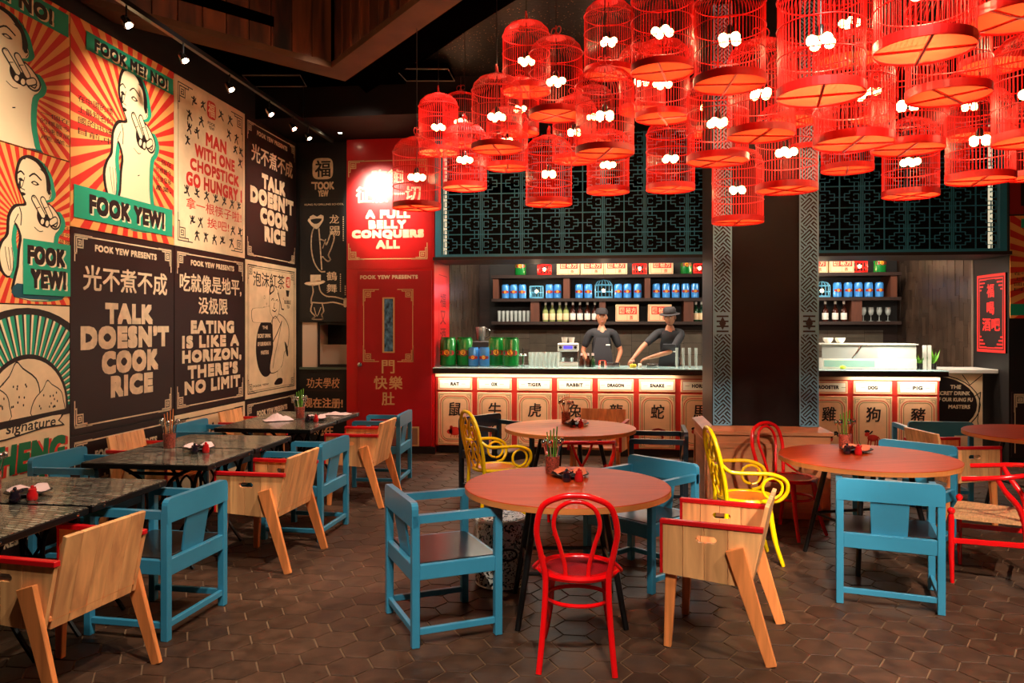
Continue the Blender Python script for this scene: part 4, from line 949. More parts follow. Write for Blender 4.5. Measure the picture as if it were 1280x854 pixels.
for k, x in enumerate((592, 605.5)):
    o = dup(bcan, (px(x, 450, 10.42)[0], 10.42, CT), scale=1.05); tag(o, ('left' if k == 0 else 'right')+' one of two blue cans on the counter between the green cans', 'can', 'blue cans on the counter')
gcan = make_can('drink_can', .112, .39, cangreen, '')
for k, (x, y) in enumerate(((560, 10.42), (580.5, 10.5), (621, 10.6), (638.5, 10.45))):
    o = gcan if k == 0 else dup(gcan, (0, 0, 0)); o.location = (px(x, 450, y)[0], y, CT); tag(o, ['leftmost', 'second', 'third', 'rightmost'][k]+' of the four big green cans on the left end of the counter', 'can', 'big green cans on the counter')
for x, lab in ((649, 'green can on the top shelf at its left end'), (859, 'green can on the top shelf just left of the column'), (1105, 'green can on the top shelf at its right end')):
    o = dup(gcan, (sx(x), SY+.2, ZS[2]), scale=.88); tag(o, lab, 'can', 'green cans on the top shelf')
# cartons
def make_box(w, h, d):
    t = thing('carton', '', 'box'); MB().box(-w/2, w/2, 0, d, 0, h, carton, c=.004).build('carton_body', t); a = Art(0)
    a.rect('print', -w*.36, h*.42, w*.42, h*.88, pred, 2); a.text('print', '秘方', -w*.06, h*.48, w*.38, h*.82, carton, 3, .02); a.rect('print', -w*.32, h*.48, -w*.12, h*.82, carton, 3); a.text('print', '福', -w*.31, h*.5, -w*.13, h*.8, pred, 4, .02)
    a.frame('print', -w*.46, h*.05, w*.46, h*.94, .006, pred, 1); a.rect('print', -w*.005, h*.08, w*.005, h*.4, pred, 2); a.text('print', '茶', w*.1, h*.1, w*.26, h*.36, pred, 3, .02)
    a.build(t); return t
cb = make_box(.40, .30, .3); first = True
for x, lv, s, lab in ((710, 2, 1, 'leftmost of three touching red and cream cartons on the top shelf'), (740, 2, 1, 'middle of three touching red and cream cartons on the top shelf'), (769.5, 2, 1, 'rightmost of three touching red and cream cartons on the top shelf'),
                      (827, 2, 1, 'single red and cream carton on the top shelf left of the green can'), (784, 0, 1.0, 'red and cream carton on the lower shelf beside the capped bartender'), (825, 0, 1.0, 'red and cream carton on the lower shelf behind the leaning bartender'),
                      (1020, 2, 1, 'red and cream carton on the top shelf half hidden by the column'), (1053, 2, 1, 'red and cream carton on the top shelf right of the column')):
    o = cb if first else dup(cb, (0, 0, 0)); first = False
    o.location = (sx(x), SY+.03, ZS[lv]); o.scale = (s*.97, 1, .80 if lv else .95); tag(o, lab, 'box', 'red and cream cartons behind the bar')
# bottles
def make_bottle(m, cap, lab):
    t = thing('bottle', '', 'bottle')
    MB().lathe([(.046, 0), (.05, .01), (.05, .17), (.042, .205), (.019, .245), (.017, .30), (.02, .305), (.02, .32)], m, 14).build('glass_body', t, smooth=True)
    MB().lathe([(.0505, .03), (.0515, .035), (.0515, .135), (.0505, .14)], lab, 14).build('paper_label', t, smooth=True)
    MB().lathe([(.021, .285), (.021, .335), (.012, .338)], cap, 12).build('cap', t, smooth=True); return t
bA = make_bottle(glassgreen, white, cream2); bB = make_bottle(glassbrown, white, white); bC = make_bottle(glassdark, white, cream2)
ua = {}
def putb(p, x, lv, lab, grp, s=1.0):
    o = p if p.name not in ua else dup(p, (0, 0, 0)); ua[p.name] = 1; o.location = (sx(x), SY+.14, ZS[lv]); o.scale = (s,)*3; tag(o, lab, 'bottle', grp)
for k, x in enumerate((681, 689.7, 699, 707)): putb(bA, x, 0, ORD[k]+' pale green bottle from the left on the lower shelf', 'pale green bottles on the lower shelf')
for k, x in enumerate((715.6, 724.6, 734, 743.3)): putb(bB, x, 0, ORD[k]+' brown bottle from the left on the lower shelf', 'brown bottles on the lower shelf')
for k, x in enumerate((871, 878.5)): putb(bC, x, 0, ('left' if k == 0 else 'right')+' dark green bottle on the lower shelf beside the column', 'dark green bottles on the lower shelf')
for k, x in enumerate((1022, 1034.5, 1047, 1058)): putb(bB, x, 0, ORD[k]+' brown bottle from the column on the lower shelf right of it', 'brown bottles right of the column')
# small shelf lamps in cages and jars
def mini_cage(col, lab, x, lv, r, h, dome=True):
    t = thing('cage_lamp', lab, 'lamp', (sx(x), SY+.18, ZS[lv])); mb = MB()
    for k in range(14):
        a = 2*math.pi*k/14; c, s = math.cos(a), math.sin(a); P = [(r*c, r*s, 0), (r*c, r*s, h*.72)]
        if dome: P += [(r*.7*c, r*.7*s, h*.92), (r*.1*c, r*.1*s, h)]
        mb.tube(P, .004, col, 4)
    for z in (.01, h*.36, h*.72): mb.tube([(r*math.cos(2*math.pi*k/18), r*math.sin(2*math.pi*k/18), z) for k in range(18)], .006, col, 4, closed=True)
    mb.build('cage_bars', t, kind='stuff'); MB().lathe([(r, 0), (r*1.03, .0), (r*1.03, .03), (r, .03)], col, 18).build('base_tray', t)
    MB().ball((0, 0, h*.42), .03, bulbm, 10, 6).build('bulb', t)
    l = bpy.data.lights.new('cage_lamp_light', 'POINT'); l.energy = 3; l.color = (1, .75, .5); l.shadow_soft_size = .02; o = bpy.data.objects.new('cage_lamp_light', l); COL.objects.link(o); o.parent = t; o.location = (0, -.06, h*.42)
cageblue = mat('cage_blue', (90, 160, 196), .35); cagered = lantern_red
mini_cage(cageblue, 'squat light blue cage lamp near the left end of the middle shelf', 669.5, 1, .12, .30, False)
mini_cage(cageblue, 'domed light blue cage lamp in the centre of the middle shelf', 754.5, 1, .15, .32)
mini_cage(cageblue, 'dark blue cage lamp on the middle shelf just right of the column', 1031, 1, .13, .27)
mini_cage(cagered, 'small round red cage lamp on the top shelf left of the cartons', 679.5, 2, .12, .25, False)
mini_cage(cagered, 'small red cage lamp on the top shelf between two cartons', 800, 2, .12, .25, False)
mini_cage(cagered, 'small red cage lamp on the top shelf right of the column', 1079, 2, .12, .26, False)
mini_cage(cagered, 'dim red cage lamp on the top shelf against the column', 876, 2, .1, .24, False)
# glasses
def make_glass(h=.15, r=.035, stem=False):
    t = thing('drinking_glass', '', 'glass')
    prof = [(r*.8, 0), (r, h), (r-.003, h), (r*.8-.003, .008), (.001, .008)] if not stem else [(.034, 0), (.034, .004), (.005, .01), (.004, .08), (.03, .10), (.042, .15), (.036, .2), (.034, .2), (.04, .15), (.028, .105), (.001, .09)]
    MB().lathe(prof, glass, 14).build('bowl', t, smooth=True); return t
gl = make_glass(.17, .026); wg = make_glass(stem=True); f_ = [1, 1]
def putg(p, i, loc, lab, grp, s=1):
    o = p if f_[i] else dup(p, (0, 0, 0)); f_[i] = 0; o.location = loc; o.scale = (s,)*3; tag(o, lab, 'glass', grp)
for k in range(8):
    for j in range(2): putg(gl, 0, (sx(623+k*5.2+j*2), SY+.1+j*.2, ZS[0]), '%s tumbler from the left, %s row, left end of the lower shelf' % (ORD[k], ('front', 'back')[j]), 'tumblers on the lower shelf', 1.1)
for k, x in enumerate((1083, 1092.5, 1103, 1114)): putg(wg, 1, (sx(x), SY+.15, ZS[0]), ORD[k]+' stemmed glass from the left on the lower shelf right of the column', 'stemmed glasses on the shelf', 1.15)
for k in range(7):
    for j in range(2): putg(gl, 0, (px(664+k*5.6, 450, 10.6)[0], 10.5+j*.14, CT), '%s tumbler from the left, %s row, beside the green counter cans' % (ORD[k], ('front', 'back')[j]), 'tumblers on the counter', 1.1)
for k in range(4):
    for j in range(2): putg(gl, 0, (px(846+k*8, 450, 10.5)[0], 10.5, CT+j*.12), '%s glass from the left, %s layer of the counter stack by the column' % (ORD[k], ('lower', 'upper')[j]), 'stacked glasses at the counter end', .8)
# coffee machine, tap, bottles on the counter
m_ = thing('coffee_machine', 'small white coffee machine with a violet display on the counter', 'machine', (px(710, 450, 10.6)[0], 10.6, CT))
MB().box(-.13, .13, 0, .2, 0, .05, white, c=.006).box(-.13, .13, .1, .2, .05, .2, chrome, c=.004).build('body', m_); MB().box(-.14, .14, -.02, .2, .2, .31, white, c=.01).build('head', m_)
MB().box(-.06, .06, -.026, -.018, .235, .275, mat('violet_display', (80, 70, 210), .4, emit=(80, 70, 230), es=1.2)).build('display', m_)
mb = MB(); [mb.tube([(x_, -.035, .255), (x_, -.018, .255)], .02, ink, 10) for x_ in (-.1, .1)]; mb.build('dial', m_)
mb = MB(); [mb.lathe([(.02, 0), (.025, .06), (.022, .06), (.018, .005), (.001, .005)], chrome, 10, c=(x_, .03, .055)) for x_ in (-.07, .05)]; mb.build('metal_cup', m_, smooth=True)
for k, x_ in enumerate((-.05, .045)):
    o = MB().lathe([(.03, 0), (.045, .08), (.041, .08), (.026, .006), (.001, .006)], white, 14).build('cup', smooth=True); o.location = (m_.location.x+x_, 10.66, CT+.31); tag(o, ('left' if k == 0 else 'right')+' white cup upside on top of the coffee machine', 'cup', 'cups on the coffee machine')
for k, (x, y, n) in enumerate(((671, 434, 1), )):
    t = thing('beer_tap', 'slim chrome tap rising from the counter beside the green cans', 'tap', (px(654, 450, 10.55)[0], 10.55, CT)); MB().lathe([(.03, 0), (.03, .02), (.014, .03), (.014, .16)], chrome, 12).build('column', t, smooth=True); MB().tube([(-.05, 0, .15), (.05, 0, .15)], .014, chrome, 8).build('cross_arm', t); MB().tube([(.0, 0, .15), (0, 0, .24)], .01, ink, 8).build('handle', t)
t = thing('blender', 'dark jug blender with a bright lid behind the blue cans', 'blender', (px(601, 450, 10.95)[0], 10.95, CT)); MB().box(-.11, .13, -.08, .08, 0, .33, ink, c=.01).build('motor_base', t)
MB().lathe([(.05, .33), (.06, .36), (.075, .52), (.07, .53)], mat('smoked_jug', (120, 116, 112), .1, .6), 14).build('jug', t, smooth=True); MB().tube([(.08, 0, .50), (.13, 0, .48), (.12, 0, .40), (.07, 0, .38)], .01, chrome, 6).build('handle', t)
for k, (x, m, lab) in enumerate(((727, glassbrown, 'small dark sauce bottle with a pink cap right of the coffee machine'), (735, glassbrown, 'second small dark sauce bottle from the coffee machine'), (741, glassdark, 'small green bottle standing near the standing bartender'))):
    t = thing('bottle', lab, 'bottle', (px(x, 450, 10.45)[0], 10.45, CT)); MB().lathe([(.03, 0), (.032, .01), (.032, .09), (.014, .12), (.014, .15)], m, 12).build('glass_body', t, smooth=True); MB().lathe([(.016, .15), (.016, .18), (.01, .182)], napkin, 10).build('cap', t, smooth=True)
for k, (x, m, w_, h_, lab) in enumerate(((791.5, mat('mustard', (220, 190, 40), .5), .08, .04, 'small yellow box lying on the counter edge'), (800, white, .045, .05, 'small white cube on the counter beside the yellow box'), (753, chrome, .05, .08, 'short metal measuring cup before the standing bartender'), (767, chrome, .16, .06, 'low steel ingredient tray on the counter'), (815, chrome, .14, .05, 'shallow steel dish in front of the leaning bartender'))):
    t = thing('counter_item', None, None, (px(x, 450, 10.35)[0], 10.35, CT)); t.name = ['small_box', 'napkin_block', 'measuring_cup', 'ingredient_tray', 'dish'][k]; tag(t, lab, ['box', 'box', 'cup', 'tray', 'dish'][k])
    MB().box(-w_/2, w_/2, 0, .09, 0, h_, m, c=.004).build('body', t); MB().box(-w_/2+.006, w_/2-.006, .006, .084, h_, h_+.004, ink if k > 1 else m).build('top', t)
# display case on the right
dc = thing('display_case', 'glass-fronted food display case with a white end panel on the right counter', 'display case', (px(1026, 450, 10.4)[0], 10.32, CT)); W = px(1143, 450, 10.4)[0]-dc.location.x
MB().box(0, W, .0, .45, 0, .13, white, c=.006).build('tray_base', dc); MB().box(.02, W-.5, -.004, 0, .03, .11, mat('tray_glass', (150, 190, 180), .1)).build('tray_window', dc)
MB().box(.0, W-.0, .02, .028, .13, .30, glass).build('front_pane', dc); MB().box(-.02, W+.02, .0, .45, .305, .32, mat('case_top', (190, 190, 180), .3)).build('top_shelf', dc)
MB().box(W-.45, W, .04, .44, .13, .305, white).build('end_panel', dc); lamp('AREA', 'case_fill', (dc.location.x+W*.6, 10.0, 1.9), 24, W2, (dc.location.x+W*.7, 10.35, 1.35), .5, size_y=.1); mb = MB(); mb.tube([(W*.42, .01, .30), (W*.32, .01, .13)], .012, chrome, 8); mb.build('strut', dc)  # unseen area lamp added before the case to brighten its white end panel
for x_, m, l in ((W*.3, cageblue, 'blue'), (W*.36, napkin, 'pink')):
    o = MB().box(-.03, .03, -.01, .01, 0, .09, m, c=.003).build('menu_card'); o.location = (dc.location.x+x_, 10.60, CT+.135); tag(o, 'small %s card standing inside the display case' % l, 'card')
o = MB().lathe([(.01, -.022), (.03, -.015), (.038, 0), (.03, .015), (.01, .022)], lime, 14).build('lime', smooth=True); o.location = (px(1052, 450, 10.25)[0], 10.20, CT+.03); tag(o, 'bright yellow-green lime resting before the display case', 'fruit')
for x_, lab in ((1035, 'left white bowl on top of the display case'), (1050, 'flat white dish beside the bowl on top of the display case')):
    o = MB().lathe([(.03, 0), (.06, .04), (.064, .07), (.058, .07), (.03, .01), (.001, .01)], white, 16).build('bowl', smooth=True); o.location = (px(x_, 430, 10.6)[0], 10.6, CT+.32); tag(o, lab, 'bowl', 'bowls on the display case')
for k, (x, h_) in enumerate(((1151, .2), (1158, .27), (1166, .25))):
    if k == 1: 
        t = thing('menu_stand', 'two tall pale menus standing in a rack beside the plants', 'menu', (px(1159, 450, 10.45)[0], 10.45, CT)); MB().box(-.05, -.005, 0, .02, 0, .3, white).build('menu_left', t); MB().box(.01, .05, 0, .02, 0, .3, white).build('menu_right', t); continue
    t = thing('potted_plant', ['low bushy potted plant right of the display case', '', 'potted plant with one tall bright leaf at the end of the counter'][k], 'plant', (px(x, 450, 10.5)[0], 10.5, CT)); MB().lathe([(.04, 0), (.05, .07), (.044, .07), (.001, .06)], ink, 12).build('pot', t)
    mb = MB(); rg = random.Random(k)
    for q in range(9):
        a = q*2.4; r = .03+.03*rg.random(); hh = h_*(.6+.4*rg.random()); c, s = math.cos(a), math.sin(a)
        mb.add([(0, 0, .06), (r*c-.018*s, r*s+.018*c, hh*.6), (r*1.5*c, r*1.5*s, hh), (r*c+.018*s, r*s-.018*c, hh*.62)], [(0, 1, 2, 3)], leafm)
    mb.build('foliage', t, kind='stuff')

# ---- bartenders
def skinned(name, chains, m, parent, sub=2, root=None):
    """chains of (point, radius); first point of each chain may name an earlier vertex by index"""
    vs = []; es = []; rs = []
    def find(p):
        for i, q in enumerate(vs):
            if (Vector(q)-Vector(p)).length < 1e-4: return i
        return None
    for ch in chains:
        prev = None
        for p, r in ch:
            i = find(p)
            if i is None: vs.append(tuple(p)); rs.append(r if isinstance(r, tuple) else (r, r)); i = len(vs)-1
            if prev is not None: es.append((prev, i))
            prev = i
    me = bpy.data.meshes.new(name); me.from_pydata(vs, es, []); o = bpy.data.objects.new(name, me); COL.objects.link(o); o.parent = parent
    md = o.modifiers.new('skin', 'SKIN'); md.use_smooth_shade = True
    for i, r in enumerate(rs): me.skin_vertices[0].data[i].radius = r
    me.skin_vertices[0].data[0].use_root = True
    md = o.modifiers.new('sub', 'SUBSURF'); md.levels = sub; md.render_levels = sub
    me.materials.append(m); return o
def hand(base, d, palm_up, s=1):
    """five finger chains from a wrist point: d pointing along the hand"""
    d = Vector(d).normalized(); side = d.cross(Vector(palm_up)).normalized(); up = side.cross(d); b = Vector(base); out = []
    kn = b+d*.07*s
    out.append([(b, (.024, .02)), (b+d*.035*s, (.032, .016)), (kn, (.036, .013))])
    for i, (o, L_) in enumerate(((-.03, .062), (-.010, .075), (.010, .07), (.029, .055))):
        p0 = kn+side*o*s*.6; p1 = p0+side*o*s*.35+d*L_*.45*s-up*.006; p2 = p1+d*L_*.35*s-up*.018; p3 = p2+d*L_*.2*s-up*.02
        out.append([(kn, (.036, .013)), (p1, .009), (p2, .0085), (p3, .0075)])
    q0 = b+d*.035*s; q1 = q0-side*.035*s+d*.015; q2 = q1-side*.012*s+d*.03-up*.01
    out.append([(q0, (.032, .016)), (q1, .011), (q2, .009)])
    return out
def person(label, loc, rz, lean, armL, armR, hat, turn=0, s=1.0):
    P = thing('person', label, 'person', loc, rz); V = Vector; P.scale = (s,)*3
    hip = V((0, 0, .95)); chest = V((0, -lean*.6, 1.28)); neck = V((0, -lean, 1.48)); head = V((0, -lean*1.12, 1.60))
    sh = {k: V((k*.17, -lean*.92, 1.42)) for k in (-1, 1)}
    ch = [[(hip, .115), (V((0, -lean*.3, 1.12)), (.12, .10)), (chest, (.14, .10)), (V((0, -lean*.9, 1.42)), (.10, .07)), (neck, .05), (V((0, -lean*1.08, 1.56)), .052)]]
    arms = {}
    for k, A in ((-1, armL), (1, armR)):
        e, w = V(A[0]), V(A[1]); dd = (w-e).normalized()
        ch.append([(V((0, -lean*.9, 1.42)), (.10, .07)), (sh[k], .058), ((sh[k]+e)/2, .046), (e, .038), ((e+w)/2, .034), (w, .024)])
        arms[k] = (e, w); hh = hand(w, dd, (0, 0, 1) if k < 0 else (0, 0, 1)); hh[0][0] = (w, .024); ch += hh
        hp = V((k*.09, 0, .9)); ch.append([(hip, .115), (hp, .09), (V((k*.10, -.02, .5)), .06), (V((k*.10, .02, .1)), .045), (V((k*.10, -.10, .05)), .04)])
    skinned('body', ch, skin, P, 1)
    # head as its own sculpted surface joined to the neck
    H = bmesh.new(); bmesh.ops.create_uvsphere(H, u_segments=24, v_segments=16, radius=1)
    for v in H.verts:
        x, y, z = v.co; 
        wx = .075*(1-.22*max(0, -z)); f = x*wx; g = y*.095*(1-.1*max(0, -z)); hgt = z*.12
        if y < -.5: 
            if abs(x) < .22 and -.25 < z < .12: g -= .018*(1-abs(x)/.22)*(1-abs(z+.12)/.3)
            if z > .0 and z < .25 and .2 < abs(x) < .6: g += .006
            if z < -.65: g -= .008
        v.co = (f, g, hgt)
    me = bpy.data.meshes.new('head'); H.to_mesh(me); H.free(); me.materials.append(skin); me.polygons.foreach_set('use_smooth', [True]*len(me.polygons))
    h = bpy.data.objects.new('head', me); COL.objects.link(h); h.parent = P; h.location = head+V((0, 0, .04)); h.rotation_euler = (R(12) if lean > .2 else 0, 0, turn)
    mb = MB()
    for k in (-1, 1): mb.ball((k*.028, -.084, .012), (.012, .006, .007), white, 8, 6); mb.ball((k*.028, -.0895, .012), (.0055, .003, .0055), ink, 8, 6)
    mb.build('eyes', h, smooth=True)
    mb = MB(); mb.ball((0, -.088, -.052), (.024, .007, .008), mat('lips', (150, 74, 62), .5), 10, 6); mb.build('mouth', h, smooth=True)
    mb = MB(); [mb.ball((k*.076, .005, 0), (.01, .018, .028), skin, 8, 6) for k in (-1, 1)]; [mb.tube([(k*.014, -.092, .034), (k*.044, -.084, .036)], .004, hairm, 5) for k in (-1, 1)]; mb.build('ears_and_brows', h, smooth=True)
    hb = bmesh.new(); bmesh.ops.create_uvsphere(hb, u_segments=20, v_segments=12, radius=1)
    bmesh.ops.delete(hb, geom=[v for v in hb.verts if v.co.z < -.35 or (v.co.y < -.35 and v.co.z < .35)], context='VERTS')
    for v in hb.verts: v.co = (v.co.x*.080, v.co.y*.100+.004, v.co.z*.125)
    me = bpy.data.meshes.new('hair'); hb.to_mesh(me); hb.free(); me.materials.append(hairm); o = bpy.data.objects.new('hair', me); COL.objects.link(o); o.parent = h
    mb = MB()
    if hat == 'cap': mb.lathe([(.086, .05), (.09, .09), (.07, .13), (.02, .145)], capm, 20); mb.prism([(-.07, -.06), (.07, -.06), (.06, -.14), (0, -.16), (-.06, -.14)], .052, .062, capm, 'z')
    else: mb.lathe([(.135, .045), (.14, .05), (.088, .06), (.086, .12), (.07, .14), (.02, .13)], capm, 24); mb.lathe([(.0885, .062), (.0885, .085)], ink, 24)
    mb.build('cap' if hat == 'cap' else 'brimmed_hat', h, smooth=True)
    tc = [[(V((0, 0, .92)), .135), (V((0, -lean*.3, 1.12)), (.14, .115)), (chest, (.165, .118)), (V((0, -lean*.92, 1.43)), (.105, .078))]]
    for k in (-1, 1):
        e, w = arms[k]; tc.append([(V((0, -lean*.92, 1.43)), (.105, .078)), (sh[k]+V((0, 0, 0)), .072), ((sh[k]+e)/2, .058), (sh[k]*.15+e*.85, .050)])
    skinned('shirt', tc, shirt, P, 1)
    skinned('trousers', [[(V((0, 0, .94)), .14), (V((k*.095, 0, .88)), .11), (V((k*.10, -.02, .5)), .08), (V((k*.10, .02, .1)), .065)] for k in (-1, 1)], trouserm, P, 1)
    mb = MB(); ys = -lean*.55-.14
    mb.prism([(-.12, .55), (.12, .55), (.15, .95), (.14, 1.12), (.08, 1.36), (-.08, 1.36), (-.14, 1.12), (-.15, .95)], -.008, .008, apron_m)
    o = mb.build('apron', P); o.location = (0, -.155 if lean < .1 else -.13-lean*.1, 0); o.rotation_euler = (R(0) if lean < .1 else math.atan(lean/.6)*.9, 0, 0)
    if lean >= .1: o.location = (0, -.15+.93*math.tan(math.atan(lean/.6)*.9)*1.0*.62-.16, 0)
    ap = Art(.01); seal(ap, 'badge', .0, .99, .11, pred, cream2); ap.text('badge', 'TOOK YEW', -.05, .9, .05, .92, print_cream, 2, .03); ap.rect('name_tag', .05, 1.25, .11, 1.265, white, 2)
    for k_, b_ in ap.g.items(): b_.build(k_, o, recalc=False)
    return P
person('standing bartender in black shirt, apron and cap facing the room', (px(752, 420, 11.25)[0], 11.25, .17), R(4), .03, ((-.27, -.02, 1.16), (-.20, -.26, 1.02)), ((.27, -.02, 1.16), (.2, -.24, 1.02)), 'cap')
person('bartender in brimmed hat and apron leaning over the counter with one arm reaching left', (px(838, 420, 11.2)[0], 11.2, .17), R(-6), .24, ((-.36, -.42, 1.24), (-.47, -.66, 1.09)), ((.02, -.52, 1.18), (-.26, -.56, 1.10)), 'hat', R(-14))
# ================================================================== FURNITURE (front of every chair = local +Y)
def deg(a): return R(a-90)      # facing angle in world to rotation
# ---- plank armchair
def plank_chair():
    t = thing('plank_armchair', '', 'chair'); m = plank
    # back: six planks between the sides, leaning
    n = 5; W = .50; lean = Matrix.Translation((0, -.20, .37)) @ Matrix.Rotation(R(12), 4, 'X')
    for i in range(n):
        x0 = -W/2+i*W/n; mb = MB().box(x0+.0015, x0+W/n-.0015, -.011, .011, 0, .42, m, M=lean, c=.002); mb.build('back_plank', t)
    # sides with hand slot: planks cut from a side profile, slot lies across planks 2 and 3
    ys = [.235, .13, .02, -.10, -.285]
    def bot(y): return .395-.03*(.235-y)/.5
    def rear(z): return -.205-(z-.37)*.22
    for s in (-1, 1):
        x0, x1 = s*.262, s*.284
        for i in range(4):
            a, b = ys[i]-.0015, ys[i+1]+.0015
            if i == 3: P = [(a, bot(a)), (rear(.37), .37), (rear(.655), .655), (a, .655)]
            elif i == 1: c = .05; P = [(a, bot(a)), (b, bot(b)), (b, .575), (c, .575), (c+.012, .587), (c+.012, .598), (c, .61), (b, .61), (b, .655), (a, .655)]
            elif i == 2: c = -.03; P = [(a, bot(a)), (b, bot(b)), (b, .655), (a, .655), (a, .61), (c, .61), (c-.012, .598), (c-.012, .587), (c, .575), (a, .575)]
            else: P = [(a, bot(a)), (b, bot(b)), (b, .655), (a, .655)]
            MB().prism(P, x0, x1, m, 'x').build('side_plank', t)
        MB().box(min(s*.255, s*.291), max(s*.255, s*.291), rear(.68)+.0, .25, .655, .68, redp2, c=.003).build('arm_cap', t)
        MB().box(min(s*.259, s*.287), max(s*.259, s*.287), .236, .25, .395, .655, redp2, c=.002).build('front_edge', t)
        mb = MB(); mb.beam((s*.298, -.135, .565), (s*.306, -.315, 0), .028, .095, legwood, .026, .052, (1, 0, 0)); mb.build('leg', t, bevel=.003)
        mb = MB(); mb.beam((s*.240, .195, .44), (s*.250, .215, 0), .04, .06, legwood, .032, .038, (1, 0, 0)); mb.build('leg', t, bevel=.003)
    MB().box(-.26, .26, -.22, .23, .405, .43, legwood, c=.004).build('seat', t)
    return t
# ---- square blue armchair
def blue_chair(m, sm):
    t = thing('square_armchair', '', 'chair'); w, d, q = .275, .235, .021
    for sx in (-1, 1):
        MB().box(sx*w-q, sx*w+q, -d-q, -d+q, 0, .70, m, c=.003).build('leg', t)
        MB().box(sx*w-q, sx*w+q, d-q, d+q, 0, .67, m, c=.003).build('leg', t)
        # arm with rounded front corner
        P = [(-d+q, .655), (-d+q, .698)]+[(d+q-.025+.025*math.sin(R(a)), .673+.025*math.cos(R(a))) for a in (0, 30, 60, 90)]+[(d+q, .655)]
        MB().prism(P, sx*w-q*.95, sx*w+q*.95, m, 'x').build('arm', t)
        MB().box(sx*w-q*.8, sx*w+q*.8, -d+q, d-q, .355, .435, m, c=.003).build('seat_rail', t)
        MB().box(sx*w-q*.6, sx*w+q*.6, -d+q, d-q, .065, .098, m, c=.002).build('stretcher', t)
    for y in (-d, d): MB().box(-w+q, w-q, y-q*.8, y+q*.8, .345, .435, m, c=.003).build('seat_rail', t)
    MB().box(-w+q, w-q, -d-q*.6, -d+q*.6, .065, .098, m, c=.002).build('stretcher', t)
    MB().box(-w+.012, w-.012, -d+q, d-.004, .425, .440, sm, c=.003).build('seat', t)
    r = .035; o = w+q
    P = [(-o, .635), (-o, .765-r)]+[(-o+r-r*math.cos(R(a)), .765-r+r*math.sin(R(a))) for a in (30, 60, 90)]+[(o-r+r*math.cos(R(a)), .765-r+r*math.sin(R(a))) for a in (90, 60, 30)]+[(o, .765-r), (o, .635)]
    MB().prism(P, -d-q-.002, -d+q*.6, m).build('top_rail', t)
    mb = MB(); mb.beam((0, -d+.025, .43), (0, -d-.010, .645), .20, .014, m, .215, .014, (1, 0, 0)); mb.build('splat', t, bevel=.002)
    return t
# ---- bentwood chairs
def arc(P, k=6, closed=False): return smoothpts(P, k, closed)
def bent_seat(t, m, sm):
    ring = [(.203*math.cos(2*math.pi*k/32), .203*math.sin(2*math.pi*k/32)) for k in range(32)]
    MB().lathe([(.17, .435), (.205, .438), (.212, .452), (.205, .468), (.17, .466), (.165, .460), (.165, .445)], m, 36).build('seat_rim', t, smooth=True)
    MB().lathe([(.168, .452), (.168, .460), (.08, .457), (.001, .456)], sm, 32).build('seat_panel', t, smooth=True)
    MB().tube([(.165*math.cos(2*math.pi*k/28), .02+.155*math.sin(2*math.pi*k/28), .30) for k in range(28)], .011, m, 8, closed=True).build('leg_ring', t, smooth=True)
    for s in (-1, 1): MB().tube(arc([(s*.135, .12, .44), (s*.145, .14, .30), (s*.158, .165, .15), (s*.185, .21, 0)], 4), [.021]*4+[.019]*4+[.016]*4+[.013], m, 10).build('leg', t, smooth=True)
def balloon_chair(m, sm):
    t = thing('bentwood_chair', '', 'chair'); bent_seat(t, m, sm)
    H = [(-.185, -.235, 0), (-.165, -.195, .22), (-.155, -.18, .44), (-.178, -.20, .58), (-.196, -.222, .70), (-.165, -.243, .82), (-.08, -.253, .868), (0, -.256, .878)]
    H = H+[(-x, y, z) for x, y, z in reversed(H[:-1])]
    pts = arc(H, 5); MB().tube(pts, [.0155]*len(pts), m, 10).build('back_hoop', t, smooth=True)
    I = [(-.055, -.178, .455), (-.06, -.185, .52), (-.085, -.205, .62), (-.112, -.225, .72), (-.095, -.240, .80), (-.045, -.247, .84), (0, -.249, .848)]
    I = I+[(-x, y, z) for x, y, z in reversed(I[:-1])]
    MB().tube(arc(I, 5), .0115, m, 10).build('inner_hoop', t, smooth=True)
    for s in (-1, 1): MB().tube(arc([(s*.16, -.19, .56), (s*.215, -.15, .50), (s*.215, -.05, .455), (s*.20, .02, .45)], 5), .009, m, 8).build('hip_brace', t, smooth=True)
    return t
